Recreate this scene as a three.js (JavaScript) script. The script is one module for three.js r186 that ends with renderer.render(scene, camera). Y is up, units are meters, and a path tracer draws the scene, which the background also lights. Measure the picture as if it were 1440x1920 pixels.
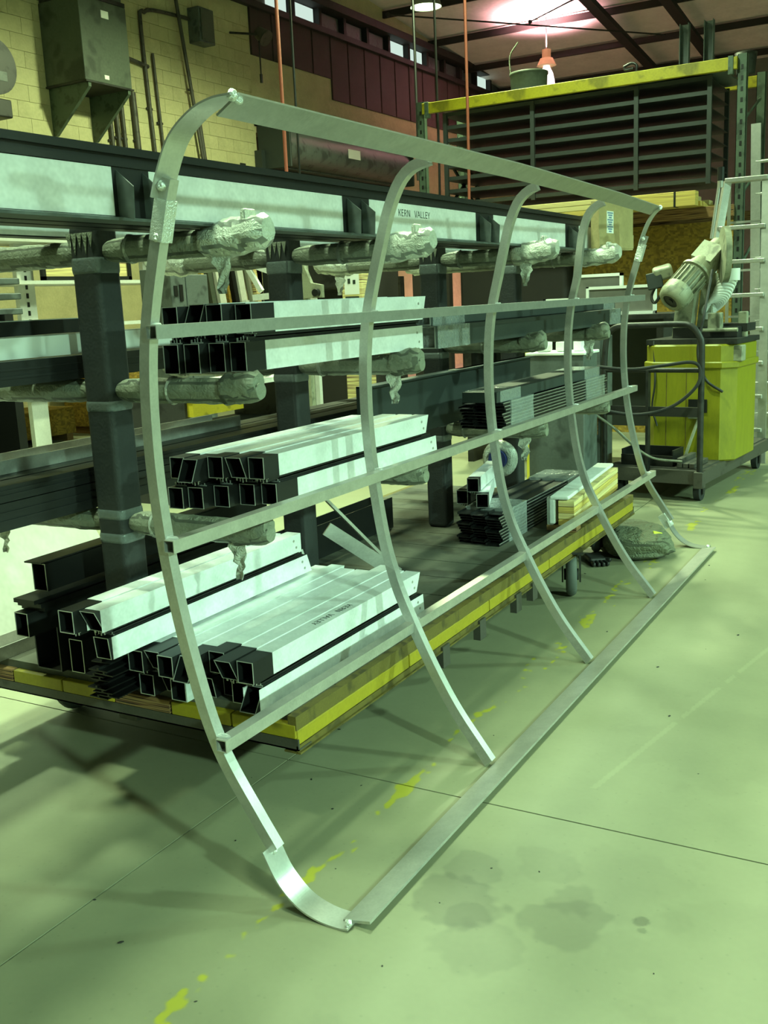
import * as THREE from 'three';
import { mergeGeometries } from 'three/addons/utils/BufferGeometryUtils.js';
import { RoundedBoxGeometry } from 'three/addons/geometries/RoundedBoxGeometry.js';
import { FontLoader } from 'three/addons/loaders/FontLoader.js';
import { TextGeometry } from 'three/addons/geometries/TextGeometry.js';
import { ImprovedNoise } from 'three/addons/math/ImprovedNoise.js';

// ───────────────────────── camera, exposure, lamps ─────────────────────────
const scene = new THREE.Scene();
scene.background = new THREE.Color(0x000000);
const D2R = Math.PI / 180;
const camera = new THREE.PerspectiveCamera(53.63, 1440 / 1920, 0.05, 80);
camera.position.set(0, 1.55, 0);
camera.rotation.order = 'YXZ';
camera.rotation.set(-11.75 * D2R, 29.81 * D2R, -2.61 * D2R);
scene.add(camera);
const renderer = new THREE.WebGLRenderer();
renderer.toneMapping = THREE.LinearToneMapping;
renderer.toneMappingExposure = 1.0;
renderer.shadowMap.enabled = true;
// high bay lamps: [x, y, z, candela, colour, cone half angle in degrees]
const GREEN = [0.53, 1.0, 0.69], PALE = [0.68, 1.0, 0.61], WARM = [0.76, 1.0, 0.52], PINK = [1.0, 0.46, 0.50];
const LAMPS = [
  [8.5, 5.2, 2.2, 560, GREEN, 80], [8.5, 5.2, -6.2, 370, GREEN, 80], [5.0, 6.0, -10.5, 220, GREEN, 72],
  [-2.45, 6.0, -1.2, 84, PALE, 60], [-2.9, 6.0, -4.7, 104, PALE, 60], [-3.4, 6.0, -8.2, 110, PALE, 60],  // outer two added to split the middle lamp and thin its shadows
  [-6.8, 6.0, -3.4, 270, PALE, 40], [-7.3, 6.0, -5.2, 25, WARM, 60], [-5.0, 6.3, -11.0, 230, WARM, 83],
  [-7.6, 6.0, -15.3, 40, WARM, 55],
];

// ───────────────────────── helpers ─────────────────────────
let seed = 12345;
const rnd = () => (seed = (seed * 1664525 + 1013904223) >>> 0) / 4294967296;
const rr = (a, b) => a + (b - a) * rnd();
const perlin = new ImprovedNoise();
const V = (x, y, z) => new THREE.Vector3(x, y, z);
const taken = {};
function numbered(n) { const k = taken[n] = (taken[n] ?? -1) + 1; return k ? n + '_' + String(k).padStart(3, '0') : n; }
function boxUV(g) {
  const p = g.attributes.position, n = g.attributes.normal, uv = new Float32Array(p.count * 2);
  for (let i = 0; i < p.count; i++) {
    const ax = Math.abs(n.getX(i)), ay = Math.abs(n.getY(i)), az = Math.abs(n.getZ(i));
    const x = p.getX(i), y = p.getY(i), z = p.getZ(i);
    if (ay >= ax && ay >= az) { uv[2 * i] = x; uv[2 * i + 1] = z; }
    else if (ax >= az) { uv[2 * i] = z; uv[2 * i + 1] = y; }
    else { uv[2 * i] = x; uv[2 * i + 1] = y; }
  }
  g.setAttribute('uv', new THREE.BufferAttribute(uv, 2));
  return g;
}
function clean(g) {
  if (g.index) g = g.toNonIndexed();
  for (const k of Object.keys(g.attributes)) if (!['position', 'normal'].includes(k)) g.deleteAttribute(k);
  g.clearGroups?.();
  return g;
}
const join = (list) => mergeGeometries(list.map(clean));
function at(g, x = 0, y = 0, z = 0, rx = 0, ry = 0, rz = 0) {
  if (rx) g.rotateX(rx); if (ry) g.rotateY(ry); if (rz) g.rotateZ(rz);
  g.translate(x, y, z); return g;
}
const box = (w, h, d, x = 0, y = 0, z = 0, rx = 0, ry = 0, rz = 0) => at(new THREE.BoxGeometry(w, h, d), x, y, z, rx, ry, rz);
const rbox = (w, h, d, x = 0, y = 0, z = 0, r = 0.006, rx = 0, ry = 0, rz = 0) => at(new RoundedBoxGeometry(w, h, d, 2, Math.min(r, w / 2.1, h / 2.1, d / 2.1)), x, y, z, rx, ry, rz);
const span = (x0, x1, y0, y1, z0, z1) => box(Math.abs(x1 - x0), Math.abs(y1 - y0), Math.abs(z1 - z0), (x0 + x1) / 2, (y0 + y1) / 2, (z0 + z1) / 2);
const cyl = (r0, r1, h, x = 0, y = 0, z = 0, rx = 0, ry = 0, rz = 0, s = 20, open = false) => at(new THREE.CylinderGeometry(r0, r1, h, s, 1, open), x, y, z, rx, ry, rz);
const tube = (pts, r, seg = 24, rad = 8, closed = false) => new THREE.TubeGeometry(new THREE.CatmullRomCurve3(pts.map((p) => V(...p)), closed, 'catmullrom', 0.5), seg, r, rad, closed);
// straight bar of rectangular section between two points
function bar(a, b, w, h) {
  const A = V(...a), B = V(...b), L = A.distanceTo(B), g = new THREE.BoxGeometry(w, h, L);
  const m = new THREE.Matrix4().lookAt(A, B, Math.abs(B.y - A.y) > 0.99 * L ? V(1, 0, 0) : V(0, 1, 0)); m.setPosition(A.clone().add(B).multiplyScalar(0.5));
  return g.applyMatrix4(m);
}
function rod(a, b, r, s = 10) {
  const A = V(...a), B = V(...b), L = A.distanceTo(B), g = new THREE.CylinderGeometry(r, r, L, s);
  g.applyQuaternion(new THREE.Quaternion().setFromUnitVectors(V(0, 1, 0), B.clone().sub(A).normalize()));
  return g.translate((A.x + B.x) / 2, (A.y + B.y) / 2, (A.z + B.z) / 2);
}
function extrude(pts, depth, holes = [], bevel = 0, steps = 1) {
  const s = new THREE.Shape(pts.map((p) => new THREE.Vector2(...p)));
  for (const h of holes) s.holes.push(new THREE.Path(h.map((p) => new THREE.Vector2(...p))));
  return new THREE.ExtrudeGeometry(s, { depth, steps, bevelEnabled: bevel > 0, bevelSize: bevel, bevelThickness: bevel, bevelSegments: 1 });
}
function mesh(parent, name, g, mat, label) {
  const list = Array.isArray(g) ? g : [g];
  const m = new THREE.Mesh(boxUV(join(list)), mat);
  m.name = name; m.castShadow = m.receiveShadow = true;
  if (label) m.userData.label = label;
  parent.add(m); return m;
}
function thing(name, label, category, pos = [0, 0, 0], turn = 0, group) {
  const o = new THREE.Group(); o.name = numbered(name); o.position.set(...pos); o.rotation.y = turn;
  o.userData = { label, category }; if (group) o.userData.group = group;
  scene.add(o); return o;
}
function struct(name, g, mat) {
  const m = mesh(scene, name, g, mat); m.userData.kind = 'structure'; return m;
}
function structGroup(name) { const o = new THREE.Group(); o.name = name; o.userData.kind = 'structure'; scene.add(o); return o; }

// ───────────────────────── textures and materials ─────────────────────────
function fieldTexture(n, f, srgb = true) {
  const d = new Uint8Array(n * n * 4);
  for (let j = 0; j < n; j++) for (let i = 0; i < n; i++) {
    const c = f(i / n, j / n), k = 4 * (j * n + i);
    for (let q = 0; q < 3; q++) d[k + q] = Math.max(0, Math.min(255, Math.round(255 * (Array.isArray(c) ? c[q] : c))));
    d[k + 3] = 255;
  }
  const t = new THREE.DataTexture(d, n, n);
  t.wrapS = t.wrapT = THREE.RepeatWrapping; t.magFilter = THREE.LinearFilter; t.minFilter = THREE.LinearMipmapLinearFilter; t.generateMipmaps = true;
  t.colorSpace = srgb ? THREE.SRGBColorSpace : THREE.NoColorSpace; t.needsUpdate = true; return t;
}
// tileable noise on a torus-like wrap: blend of shifted samples
function tn(u, v, f, z = 0) {
  const s = (a, b) => perlin.noise(a * f, b * f, z);
  const a = s(u, v), b = s(u - 1, v), c = s(u, v - 1), d = s(u - 1, v - 1);
  return (a * (1 - u) + b * u) * (1 - v) + (c * (1 - u) + d * u) * v;
}
const sized = (t, sx, sy = sx) => { const c = t.clone(); c.repeat.set(1 / sx, 1 / sy); c.needsUpdate = true; return c; };
const T_mottle = fieldTexture(256, (u, v) => 0.93 + 0.06 * tn(u, v, 5, 1) + 0.05 * tn(u, v, 17, 2) + 0.05 * tn(u, v, 60, 3));
const T_grime = fieldTexture(256, (u, v) => { const a = tn(u, v, 4, 7) + 0.6 * tn(u, v, 13, 8), b = tn(u, v, 50, 9); return 0.86 + (a < -0.1 ? -0.22 * Math.min(1, (-0.1 - a) * 4) : 0.06 * a) + 0.08 * b; });
const T_wood = fieldTexture(256, (u, v) => { const g = tn(u, v * 9, 3, 4) + 0.5 * tn(u, v * 30, 3, 5); const k = 0.91 + 0.09 * g; return [k, k * (0.97 + 0.04 * g), k * 0.94]; });
const T_osb = fieldTexture(256, (u, v) => { const a = Math.floor(u * 26 + 3 * tn(u, v, 6, 1)), b = Math.floor(v * 40 + 3 * tn(u, v, 6, 2)); const h = Math.abs(Math.sin(a * 91.7 + b * 47.3) * 9301) % 1; const k = 0.72 + 0.3 * h + 0.08 * tn(u, v, 40, 3); return [k, k * 0.97, k * 0.86]; });
const T_brush = fieldTexture(256, (u, v) => 0.9 + 0.10 * tn(u, v * 24, 3, 6) + 0.08 * tn(u, v * 60, 4, 2));
const T_bump = fieldTexture(256, (u, v) => 0.5 + 0.4 * tn(u, v, 9, 3) + 0.3 * tn(u, v, 30, 4), false);
const T_wrinkle = fieldTexture(256, (u, v) => { const a = Math.abs(tn(u + 0.2 * tn(u, v, 3, 1), v, 7, 5)); const b = Math.abs(tn(u, v, 19, 6)); return Math.min(1, 1.3 * a + 0.8 * b); }, false);
function mat(c, rough = 0.7, metal = 0, o = {}) {
  const { tex, size = 1, bump, bumpScale, bumpSize, ...rest } = o;
  const m = new THREE.MeshPhysicalMaterial({ color: new THREE.Color().setRGB(...c), roughness: rough, metalness: metal, side: THREE.DoubleSide, ...rest });
  if (tex) m.map = sized(tex, ...(Array.isArray(size) ? size : [size]));
  if (bump) { m.bumpMap = sized(bump, ...(Array.isArray(bumpSize) ? bumpSize : [bumpSize ?? 1])); m.bumpScale = bumpScale; }
  return m;
}
const M = {
  alu: mat([0.64, 0.625, 0.59], 0.34, 0.72, { tex: T_mottle, size: 0.45 }),
  aluBright: mat([0.64, 0.625, 0.59], 0.34, 0.72, { tex: T_mottle, size: 0.5 }),
  weld: mat([0.85, 0.86, 0.84], 0.35, 0.8, { bump: T_bump, bumpScale: 0.003, bumpSize: 0.05 }),
  edge: mat([0.55, 0.55, 0.53], 0.4, 0.6),
  film: mat([0.96, 0.95, 0.97], 0.38, 0, { tex: T_mottle, size: 0.7, clearcoat: 0.3, clearcoatRoughness: 0.35 }),
  filmB: mat([0.90, 0.90, 0.91], 0.40, 0, { tex: T_mottle, size: 0.6, clearcoat: 0.3, clearcoatRoughness: 0.35 }),
  filmC: mat([0.93, 0.95, 0.94], 0.34, 0, { tex: T_mottle, size: 0.8, clearcoat: 0.4, clearcoatRoughness: 0.3 }),
  filmWhite: mat([0.92, 0.94, 0.92], 0.5, 0, { tex: T_mottle, size: 0.9 }),
  black: mat([0.007, 0.007, 0.007], 0.45, 0, { tex: T_mottle, size: 0.6 }),
  blackSatin: mat([0.010, 0.010, 0.010], 0.4, 0, { tex: T_mottle, size: 0.6 }),
  darkGreen: mat([0.026, 0.034, 0.032], 0.6, 0, { tex: T_mottle, size: 0.5 }),
  charcoal: mat([0.022, 0.024, 0.024], 0.7, 0, { tex: T_mottle, size: 0.4, bump: T_bump, bumpScale: 0.002, bumpSize: 0.3 }),
  tape: mat([0.15, 0.17, 0.17], 0.35, 0.1, { tex: T_mottle, size: 0.2, bump: T_wrinkle, bumpScale: 0.002, bumpSize: 0.25 }),
  wrap: mat([0.74, 0.75, 0.66], 0.34, 0, { tex: T_mottle, size: 0.25, bump: T_wrinkle, bumpScale: 0.006, bumpSize: 0.16, clearcoat: 0.6, clearcoatRoughness: 0.3 }),
  wrapGrey: mat([0.25, 0.26, 0.20], 0.5, 0, { tex: T_mottle, size: 0.3, bump: T_wrinkle, bumpScale: 0.004, bumpSize: 0.2 }),
  clear: mat([0.80, 0.84, 0.84], 0.16, 0, { bump: T_wrinkle, bumpScale: 0.006, bumpSize: 0.3, transmission: 0.7, thickness: 0, clearcoat: 1, clearcoatRoughness: 0.1 }),
  deck: mat([0.12, 0.115, 0.085], 0.85, 0, { tex: T_grime, size: 0.9 }),
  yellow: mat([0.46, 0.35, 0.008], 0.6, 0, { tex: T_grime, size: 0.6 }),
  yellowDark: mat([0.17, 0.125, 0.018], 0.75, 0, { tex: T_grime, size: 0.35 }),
  steel: mat([0.11, 0.10, 0.085], 0.55, 0.35, { tex: T_grime, size: 0.5 }),
  steelDark: mat([0.05, 0.048, 0.045], 0.5, 0.4, { tex: T_grime, size: 0.5 }),
  rubber: mat([0.018, 0.018, 0.018], 0.8),
  greyRubber: mat([0.09, 0.10, 0.09], 0.75),
  lime: mat([0.27, 0.25, 0.006], 0.5, 0, { tex: T_mottle, size: [0.3, 1.6] }),
  limeBeam: mat([0.44, 0.36, 0.006], 0.5, 0, { tex: T_grime, size: 0.9 }),
  rackGreen: mat([0.10, 0.14, 0.10], 0.55, 0.1, { tex: T_grime, size: 0.5 }),
  rackDark: mat([0.035, 0.04, 0.038], 0.6, 0.2, { tex: T_mottle, size: 0.8 }),
  lumber: mat([0.72, 0.54, 0.15], 0.8, 0, { tex: T_wood, size: [1.2, 0.5] }),
  lumberPale: mat([0.82, 0.70, 0.34], 0.8, 0, { tex: T_wood, size: [1.2, 0.5] }),
  brownWood: mat([0.28, 0.16, 0.06], 0.85, 0, { tex: T_wood, size: [0.6, 0.3] }),
  osb: mat([0.36, 0.23, 0.04], 0.85, 0, { tex: T_osb, size: 0.8 }),
  card: mat([0.46, 0.36, 0.17], 0.85, 0, { tex: T_mottle, size: 0.8 }),
  paper: mat([0.80, 0.80, 0.78], 0.8),
  white: mat([0.74, 0.74, 0.70], 0.6, 0, { tex: T_mottle, size: 1.4 }),
  machine: mat([0.42, 0.42, 0.30], 0.5, 0.1, { tex: T_grime, size: 0.5 }),
  greyPaint: mat([0.13, 0.15, 0.145], 0.5, 0, { tex: T_grime, size: 0.8 }),
  boxGreen: mat([0.095, 0.115, 0.085], 0.6, 0, { tex: T_grime, size: 1.5 }),
  wallPaint: mat([0.60, 0.53, 0.30], 0.75, 0, { tex: T_mottle, size: 2.4, bump: T_bump, bumpScale: 0.004, bumpSize: 0.25 }),
  wallPaintB: mat([0.585, 0.515, 0.29], 0.75, 0, { tex: T_mottle, size: 1.7, bump: T_bump, bumpScale: 0.004, bumpSize: 0.25 }),
  wallPlain: mat([0.20, 0.19, 0.17], 0.8, 0, { tex: T_mottle, size: 3 }),
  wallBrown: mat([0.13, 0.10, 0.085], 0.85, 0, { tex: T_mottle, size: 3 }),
  roof: mat([0.86, 0.82, 0.79], 0.8, 0, { tex: T_mottle, size: 4 }),
  purlin: mat([0.022, 0.018, 0.016], 0.7, 0, { tex: T_mottle, size: 2 }),
  shadeBrown: mat([0.045, 0.028, 0.022], 0.8, 0, { tex: T_mottle, size: 1.5 }),
  orange: mat([0.30, 0.07, 0.04], 0.6),
  bag: mat([0.15, 0.16, 0.10], 0.7, 0, { tex: T_mottle, size: 0.3, bump: T_wrinkle, bumpScale: 0.012, bumpSize: 0.3 }),
  ink: mat([0.02, 0.03, 0.02], 0.8),
  redPlastic: mat([0.55, 0.05, 0.03], 0.5), bluePlastic: mat([0.02, 0.03, 0.14], 0.5),
  acid: mat([0.75, 0.66, 0.06], 0.6), pinkCloth: mat([0.60, 0.30, 0.20], 0.9, 0, { bump: T_wrinkle, bumpScale: 0.01, bumpSize: 0.3 }),
  lampShell: mat([0.30, 0.30, 0.27], 0.4, 0.5),
  bagYellow: mat([0.60, 0.62, 0.05], 0.5),
};

// ───────────────────────── room shell ─────────────────────────
// floor: slabs with open joints over a dark base; the paint, stains and grit are in the colour map
const CONCRETE = [0.27, 0.262, 0.163];              // one concrete for the whole floor; both tint maps average about 0.86
const FX0 = -6, FX1 = 3, FZ0 = -9, FZ1 = 0;         // region of the detailed map
const FLOOR_N = 1600;
const floorCanvas = document.createElement('canvas'); floorCanvas.width = floorCanvas.height = FLOOR_N;
{
  const g = floorCanvas.getContext('2d'), img = g.createImageData(FLOOR_N, FLOOR_N), px = img.data;
  for (let j = 0; j < FLOOR_N; j++) for (let i = 0; i < FLOOR_N; i++) {
    const x = FX0 + (FX1 - FX0) * i / FLOOR_N, z = FZ0 + (FZ1 - FZ0) * j / FLOOR_N;
    let k = 1 + 0.07 * perlin.noise(x * 0.9, z * 0.9, 3) + 0.06 * perlin.noise(x * 3.1, z * 3.1, 1) + 0.045 * perlin.noise(x * 11, z * 11, 2) + 0.03 * perlin.noise(x * 55, z * 55, 5);
    let tint = 0;
    // wet looking oil patches with a ragged outline
    for (const [sx, sz, sr, sk] of [[-1.06, -2.17, 0.13, 0.26], [-1.02, -2.1, 0.07, 0.20], [-0.78, -2.17, 0.12, 0.20], [-0.80, -2.28, 0.09, 0.18], [-0.93, -2.42, 0.10, 0.10], [-0.615, -2.27, 0.022, 0.40], [-0.60, -2.235, 0.012, 0.30], [-1.1, -2.33, 0.09, 0.16], [-0.93, -2.0, 0.12, 0.12], [-0.7, -2.42, 0.2, 0.06], [-0.35, -2.2, 0.3, 0.05], [-0.6, -3.4, 0.35, 0.05], [-0.9, -1.4, 0.3, 0.05]]) {
      if (Math.abs(x - sx) > 2 * sr || Math.abs(z - sz) > 2 * sr) continue;
      const d = Math.hypot(x - sx, z - sz) / sr + 0.55 * perlin.noise(x * 9, z * 9, sr * 50) + 0.2 * perlin.noise(x * 30, z * 30, 4);
      if (d < 1) k *= 1 - sk * Math.min(1, (1 - d) * 6);
    }
    // worn yellow aisle line
    const lx = x + 1.495 + 0.012 * perlin.noise(z * 6, 2, 1);
    if (Math.abs(lx) < 0.05) {
      const w = perlin.noise(x * 14, z * 3.2, 8) + 0.6 * perlin.noise(x * 40, z * 22, 9);
      const lim = 0.18 + 9 * lx * lx * 10;
      if (w > lim) tint = Math.min(1, (w - lim) * 9) * 0.9;
    }
    // pale scuffed line
    const s = (x + 0.90) - (z + 3.11) * (-0.187); if (Math.abs(s) < 0.010 && z < -2.9 && z > -4.7 && perlin.noise(x * 20, z * 9, 3) > -0.2) k *= 1.14;
    const grit = perlin.noise(x * 130, z * 130, 7); if (grit > 0.62) k *= 0.86;
    const q = 4 * (j * FLOOR_N + i);
    let [R, G, B] = CONCRETE.map((c) => 0.86 * c * k);
    R += (0.36 - R) * tint; G += (0.33 - G) * tint; B += (0.02 - B) * tint;
    const s8 = (v) => 255 * (v <= 0.0031308 ? 12.92 * v : 1.055 * Math.pow(v, 1 / 2.4) - 0.055);
    px[q] = s8(R); px[q + 1] = s8(G); px[q + 2] = s8(B); px[q + 3] = 255;
  }
  g.putImageData(img, 0, 0);
}
const floorTex = new THREE.CanvasTexture(floorCanvas); floorTex.colorSpace = THREE.SRGBColorSpace; floorTex.magFilter = THREE.LinearFilter; floorTex.flipY = false;
const M_floorMap = new THREE.MeshPhysicalMaterial({ map: floorTex, roughness: 0.55, bumpMap: sized(T_bump, 0.6), bumpScale: 0.0015 });
const M_floorFar = mat(CONCRETE, 0.55, 0, { tex: T_mottle, size: 2.2, bump: T_bump, bumpScale: 0.0015, bumpSize: 0.6 });
const floor = structGroup('floor');
{
  const base = mesh(floor, 'base', span(-14, 12, -0.4, -0.012, -26, 8), mat([0.10, 0.09, 0.06], 0.95));
  base.name = 'base';
  const xs = [-14, -10.2, -6, -1.958, 3, 7.5, 12], zs = [-26, -22, -17.6, -13.3, -9, -2.667, 0, 4, 8];
  for (let i = 0; i + 1 < xs.length; i++) for (let j = 0; j + 1 < zs.length; j++) {
    const g = span(xs[i] + 0.003, xs[i + 1] - 0.003, -0.02, 0, zs[j] + 0.003, zs[j + 1] - 0.003);
    const inside = xs[i] >= FX0 - 0.01 && xs[i + 1] <= FX1 + 0.01 && zs[j] >= FZ0 - 0.01 && zs[j + 1] <= FZ1 + 0.01;
    const m = mesh(floor, 'slab', g, inside ? M_floorMap : M_floorFar);
    if (inside) {
      const p = m.geometry.attributes.position, uv = m.geometry.attributes.uv;
      for (let k = 0; k < p.count; k++) uv.setXY(k, (p.getX(k) - FX0) / (FX1 - FX0), (p.getZ(k) - FZ0) / (FZ1 - FZ0));
    }
  }
}
// left wall with the roller door opening; blocks stand proud of the joints
const WX = -10.5;
const wallL = structGroup('wall_left');
mesh(wallL, 'base_wall', [span(WX - 0.25, WX, 0, 6.35, -14.6, 8), span(WX - 0.25, WX, 4.4, 6.35, -19.0, -14.6), span(WX - 0.25, WX, 0, 6.35, -26, -19.0), span(WX - 0.25, WX, 6.9, 10, -26, 8)], M.wallPaintB);
{
  const shapes = [0, 1, 2].map((k) => boxUV(clean(box(0.012, 0.195, 0.395)).translate(0, 1.3 * k, 0.7 * k)).translate(0, -1.3 * k, -0.7 * k));
  for (let r = 0; r < 14; r++) for (let c = 0; c < 16; c++) {
    const z = -8.75 - c * 0.4 - (r % 2) * 0.2, y = 3.52 + r * 0.2;
    if (z < -14.6) continue;
    if (z < -14.4) { mesh(wallL, 'block', box(0.012, 0.195, 0.195, WX + 0.007, y, -14.45), M.wallPaint); continue; }
    const b = new THREE.Mesh(shapes[(r * 7 + c * 3) % 3], (r * 5 + c * 11) % 3 ? M.wallPaint : M.wallPaintB);
    b.name = 'block'; b.castShadow = b.receiveShadow = true; b.position.set(WX + 0.007, y, z); wallL.add(b);
  }
}
{ // dark brown sheets put in as shade above the painted blocks beyond the heater
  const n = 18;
  for (let k = 0; k < n; k++) { const z = -14.9 - k * 0.62; mesh(wallL, 'shade_sheet', [span(WX, WX + 0.02, k < 4 ? 5.62 : 5.26, 6.36, z - 0.305, z + 0.305), span(WX + 0.02, WX + 0.035, k < 4 ? 5.62 : 5.26, 6.36, z + 0.25, z + 0.30)], M.shadeBrown); }
}
// clerestory strip: frames with small lit panes
const clere = structGroup('window_1');
mesh(clere, 'sill', span(WX - 0.2, WX + 0.10, 6.35, 6.45, -26, -10), M.purlin);
mesh(clere, 'head', span(WX - 0.2, WX + 0.16, 6.78, 6.92, -26, -10), M.purlin);
mesh(clere, 'back_panel', span(WX - 0.2, WX - 0.12, 6.42, 6.85, -26, 8), M.wallBrown);
{
  const glow = new THREE.MeshStandardMaterial({ color: 0x111111, emissive: new THREE.Color().setRGB(0.62, 0.80, 0.70), emissiveIntensity: 1.0 });
  const dim = M.greyPaint;
  for (let i = 0; i < 12; i++) {
    const z = -15.55 - i * 0.86, lit = [1, 1, 0, 0, 0, 1, 1, 0, 0, 0, 1, 0][i];
    mesh(clere, 'pane', span(WX - 0.10, WX - 0.08, 6.48, 6.76, z - 0.30, z + 0.30), lit ? glow : dim);
    mesh(clere, 'mullion', span(WX - 0.12, WX + 0.02, 6.44, 6.80, z - 0.43, z - 0.34), M.purlin);
  }
}
struct('wall_right', span(12, 12.25, 0, 11, -26, 8), M.wallPlain);
struct('wall_front', span(-14, 12, 0, 11, 8, 8.25), M.wallPlain);
struct('wall_back', span(-14, 12, 0, 9, -26.25, -26), M.wallPlain);
// adjoining room behind the roller door
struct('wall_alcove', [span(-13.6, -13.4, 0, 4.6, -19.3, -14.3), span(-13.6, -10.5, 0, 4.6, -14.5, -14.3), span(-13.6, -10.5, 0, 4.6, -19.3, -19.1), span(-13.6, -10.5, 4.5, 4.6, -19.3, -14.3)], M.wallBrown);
// roof slopes down towards the back wall, purlins run across, rafters run down the slope
const roofY = (z) => 7.25 + 0.095 * (z + 17.5);
{
  const a = Math.atan(0.095), L = 34.6;
  const g = box(26, 0.15, L, -1, roofY(-9) + 0.24, -9, -a);
  struct('ceiling', g, M.roof);
  const pur = structGroup('trim_1');
  for (let z = -25.2; z < -6; z += 2.0) mesh(pur, 'purlin', box(23, 0.13, 0.06, 0.5, roofY(z) + 0.06, z), M.purlin);
  const raf = structGroup('trim_2');
  for (const x of [-6.5, -5.2, 1.0, 6.5]) mesh(raf, 'rafter', [box(0.09, 0.16, 30, x, roofY(-11) - 0.10, -11, -a), box(0.20, 0.02, 30, x, roofY(-11) - 0.18, -11, -a)], M.purlin);
}

// ───────────────────────── lamps ─────────────────────────
const lampProfile = [[0.05, 0.46], [0.07, 0.44], [0.09, 0.30], [0.16, 0.22], [0.225, 0.08], [0.245, 0.0]];
function highBay(x, y, z, cd, col, cone, label, ceilingY, k) {
  const t = thing('high_bay_lamp', label, 'lamp', [x, y, z]);
  const shell = new THREE.LatheGeometry(lampProfile.map((p) => new THREE.Vector2(...p)), 28);
  mesh(t, 'reflector', shell, M.lampShell);
  mesh(t, 'ballast', cyl(0.10, 0.10, 0.22, 0, 0.56, 0), M.steelDark);
  mesh(t, 'hanger', rod([0, 0.66, 0], [0, ceilingY - y, 0], 0.012), M.steelDark);
  const glow = new THREE.MeshStandardMaterial({ color: 0x000000, emissive: new THREE.Color().setRGB(...col), emissiveIntensity: 6 });
  mesh(t, 'lens', cyl(0.235, 0.235, 0.012, 0, 0.012, 0, 0, 0, 0, 28), glow, 'glowing round lens');
  const s = new THREE.SpotLight(new THREE.Color().setRGB(...col), cd, 0, cone * D2R, 0.18, 2);
  s.position.set(0, -0.05, 0); s.target.position.set(0, -6, 0); t.add(s, s.target);
  s.castShadow = true; s.shadow.radius = 12; s.shadow.mapSize.set(2048, 2048); s.name = 'light';
  return t;
}
const lampLabels = ['over the aisle beside the aluminium frame', 'over the aisle level with the yellow machine', 'over the aisle end by the pallet rack', 'straight above the near end of the cart', 'straight above the middle of the cart', 'straight above the far end of the cart',
  'over the open floor behind the near end of the cart', 'above the osb crate', 'above the wall heater', 'showing its round white lens below the roof purlins'];
LAMPS.forEach((l, i) => highBay(...l, 'dome shaped high bay lamp ' + lampLabels[i], roofY(l[2]) + 0.1, i));
{ // bare pink lamp that lights the roof
  const p = [-7.80, 5.85, -21.18];
  const t = thing('pink_lamp', 'bare pink glowing lamp hanging near the roof purlins', 'lamp', p);
  const glow = new THREE.MeshStandardMaterial({ color: 0x000000, emissive: new THREE.Color().setRGB(1, 0.70, 0.66), emissiveIntensity: 4 });
  mesh(t, 'bulb', new THREE.LatheGeometry([[0.001, -0.30], [0.12, -0.28], [0.17, -0.16], [0.16, 0], [0.13, 0.14], [0.07, 0.26], [0.06, 0.34]].map((q) => new THREE.Vector2(...q)), 20), glow);
  mesh(t, 'collar', [cyl(0.13, 0.2, 0.14, 0, 0.36, 0), cyl(0.09, 0.09, 0.2, 0, 0.5, 0)], M.card);
  mesh(t, 'lower_lens', cyl(0.21, 0.25, 0.20, 0.1, -0.42, 0.05), new THREE.MeshStandardMaterial({ color: 0x222222, emissive: new THREE.Color().setRGB(0.9, 0.6, 0.62), emissiveIntensity: 1.6 }));
  mesh(t, 'hanger', rod([0, 0.55, 0], [0, 1.2, 0], 0.015), M.steelDark);
  for (const [up, cd, cone] of [[1, 190, 70], [-1, 170, 54]]) {
    const l = new THREE.SpotLight(new THREE.Color().setRGB(...PINK), cd, 0, cone * D2R, 0.6, 2);
    l.position.set(0, up > 0 ? 0.62 : -0.60, 0); l.target.position.set(0, up * 6, 0); l.castShadow = true; l.shadow.radius = 9; l.name = 'light'; t.add(l, l.target);
  }
}

// ───────────────────────── bowed aluminium frame ─────────────────────────
const frame = thing('aluminium_grille', 'long bowed aluminium grille of square tubes leaning beside the cart', 'metal grille');
const FZ = [-1.946, -3.03, -4.09, -5.12, -6.13];
const OUT = [[-1.499, 0.148], [-1.552, 0.227], [-1.659, 0.403], [-1.727, 0.617], [-1.784, 0.917], [-1.803, 1.211], [-1.784, 1.479], [-1.71, 1.756], [-1.673, 1.862]];
function sweep2D(pts, w0, w1, z0, z1, seg = 60) {          // solid strip along a curve in x,y: w0..w1 across the curve, z0..z1 along z
  const c = new THREE.CatmullRomCurve3(pts.map((p) => V(p[0], p[1], 0)), false, 'centripetal'), P = [], I = [];
  const ring = [];
  for (let i = 0; i <= seg; i++) {
    const q = c.getPointAt(i / seg), t = c.getTangentAt(i / seg), n = V(t.y, -t.x, 0);
    ring.push([[q.x + n.x * w0, q.y + n.y * w0, z0], [q.x + n.x * w1, q.y + n.y * w1, z0], [q.x + n.x * w1, q.y + n.y * w1, z1], [q.x + n.x * w0, q.y + n.y * w0, z1]]);
  }
  const quad = (a, b, c2, d) => P.push(...a, ...b, ...c2, ...a, ...c2, ...d);
  for (let i = 0; i < seg; i++) for (let k = 0; k < 4; k++) { const a = ring[i], b = ring[i + 1]; quad(a[k], a[(k + 1) % 4], b[(k + 1) % 4], b[k]); }
  quad(...ring[0].slice().reverse()); quad(...ring[seg]);
  const g = new THREE.BufferGeometry(); g.setAttribute('position', new THREE.Float32BufferAttribute(P, 3)); g.computeVertexNormals();
  return g;
}
const TW = 0.032;
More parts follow.
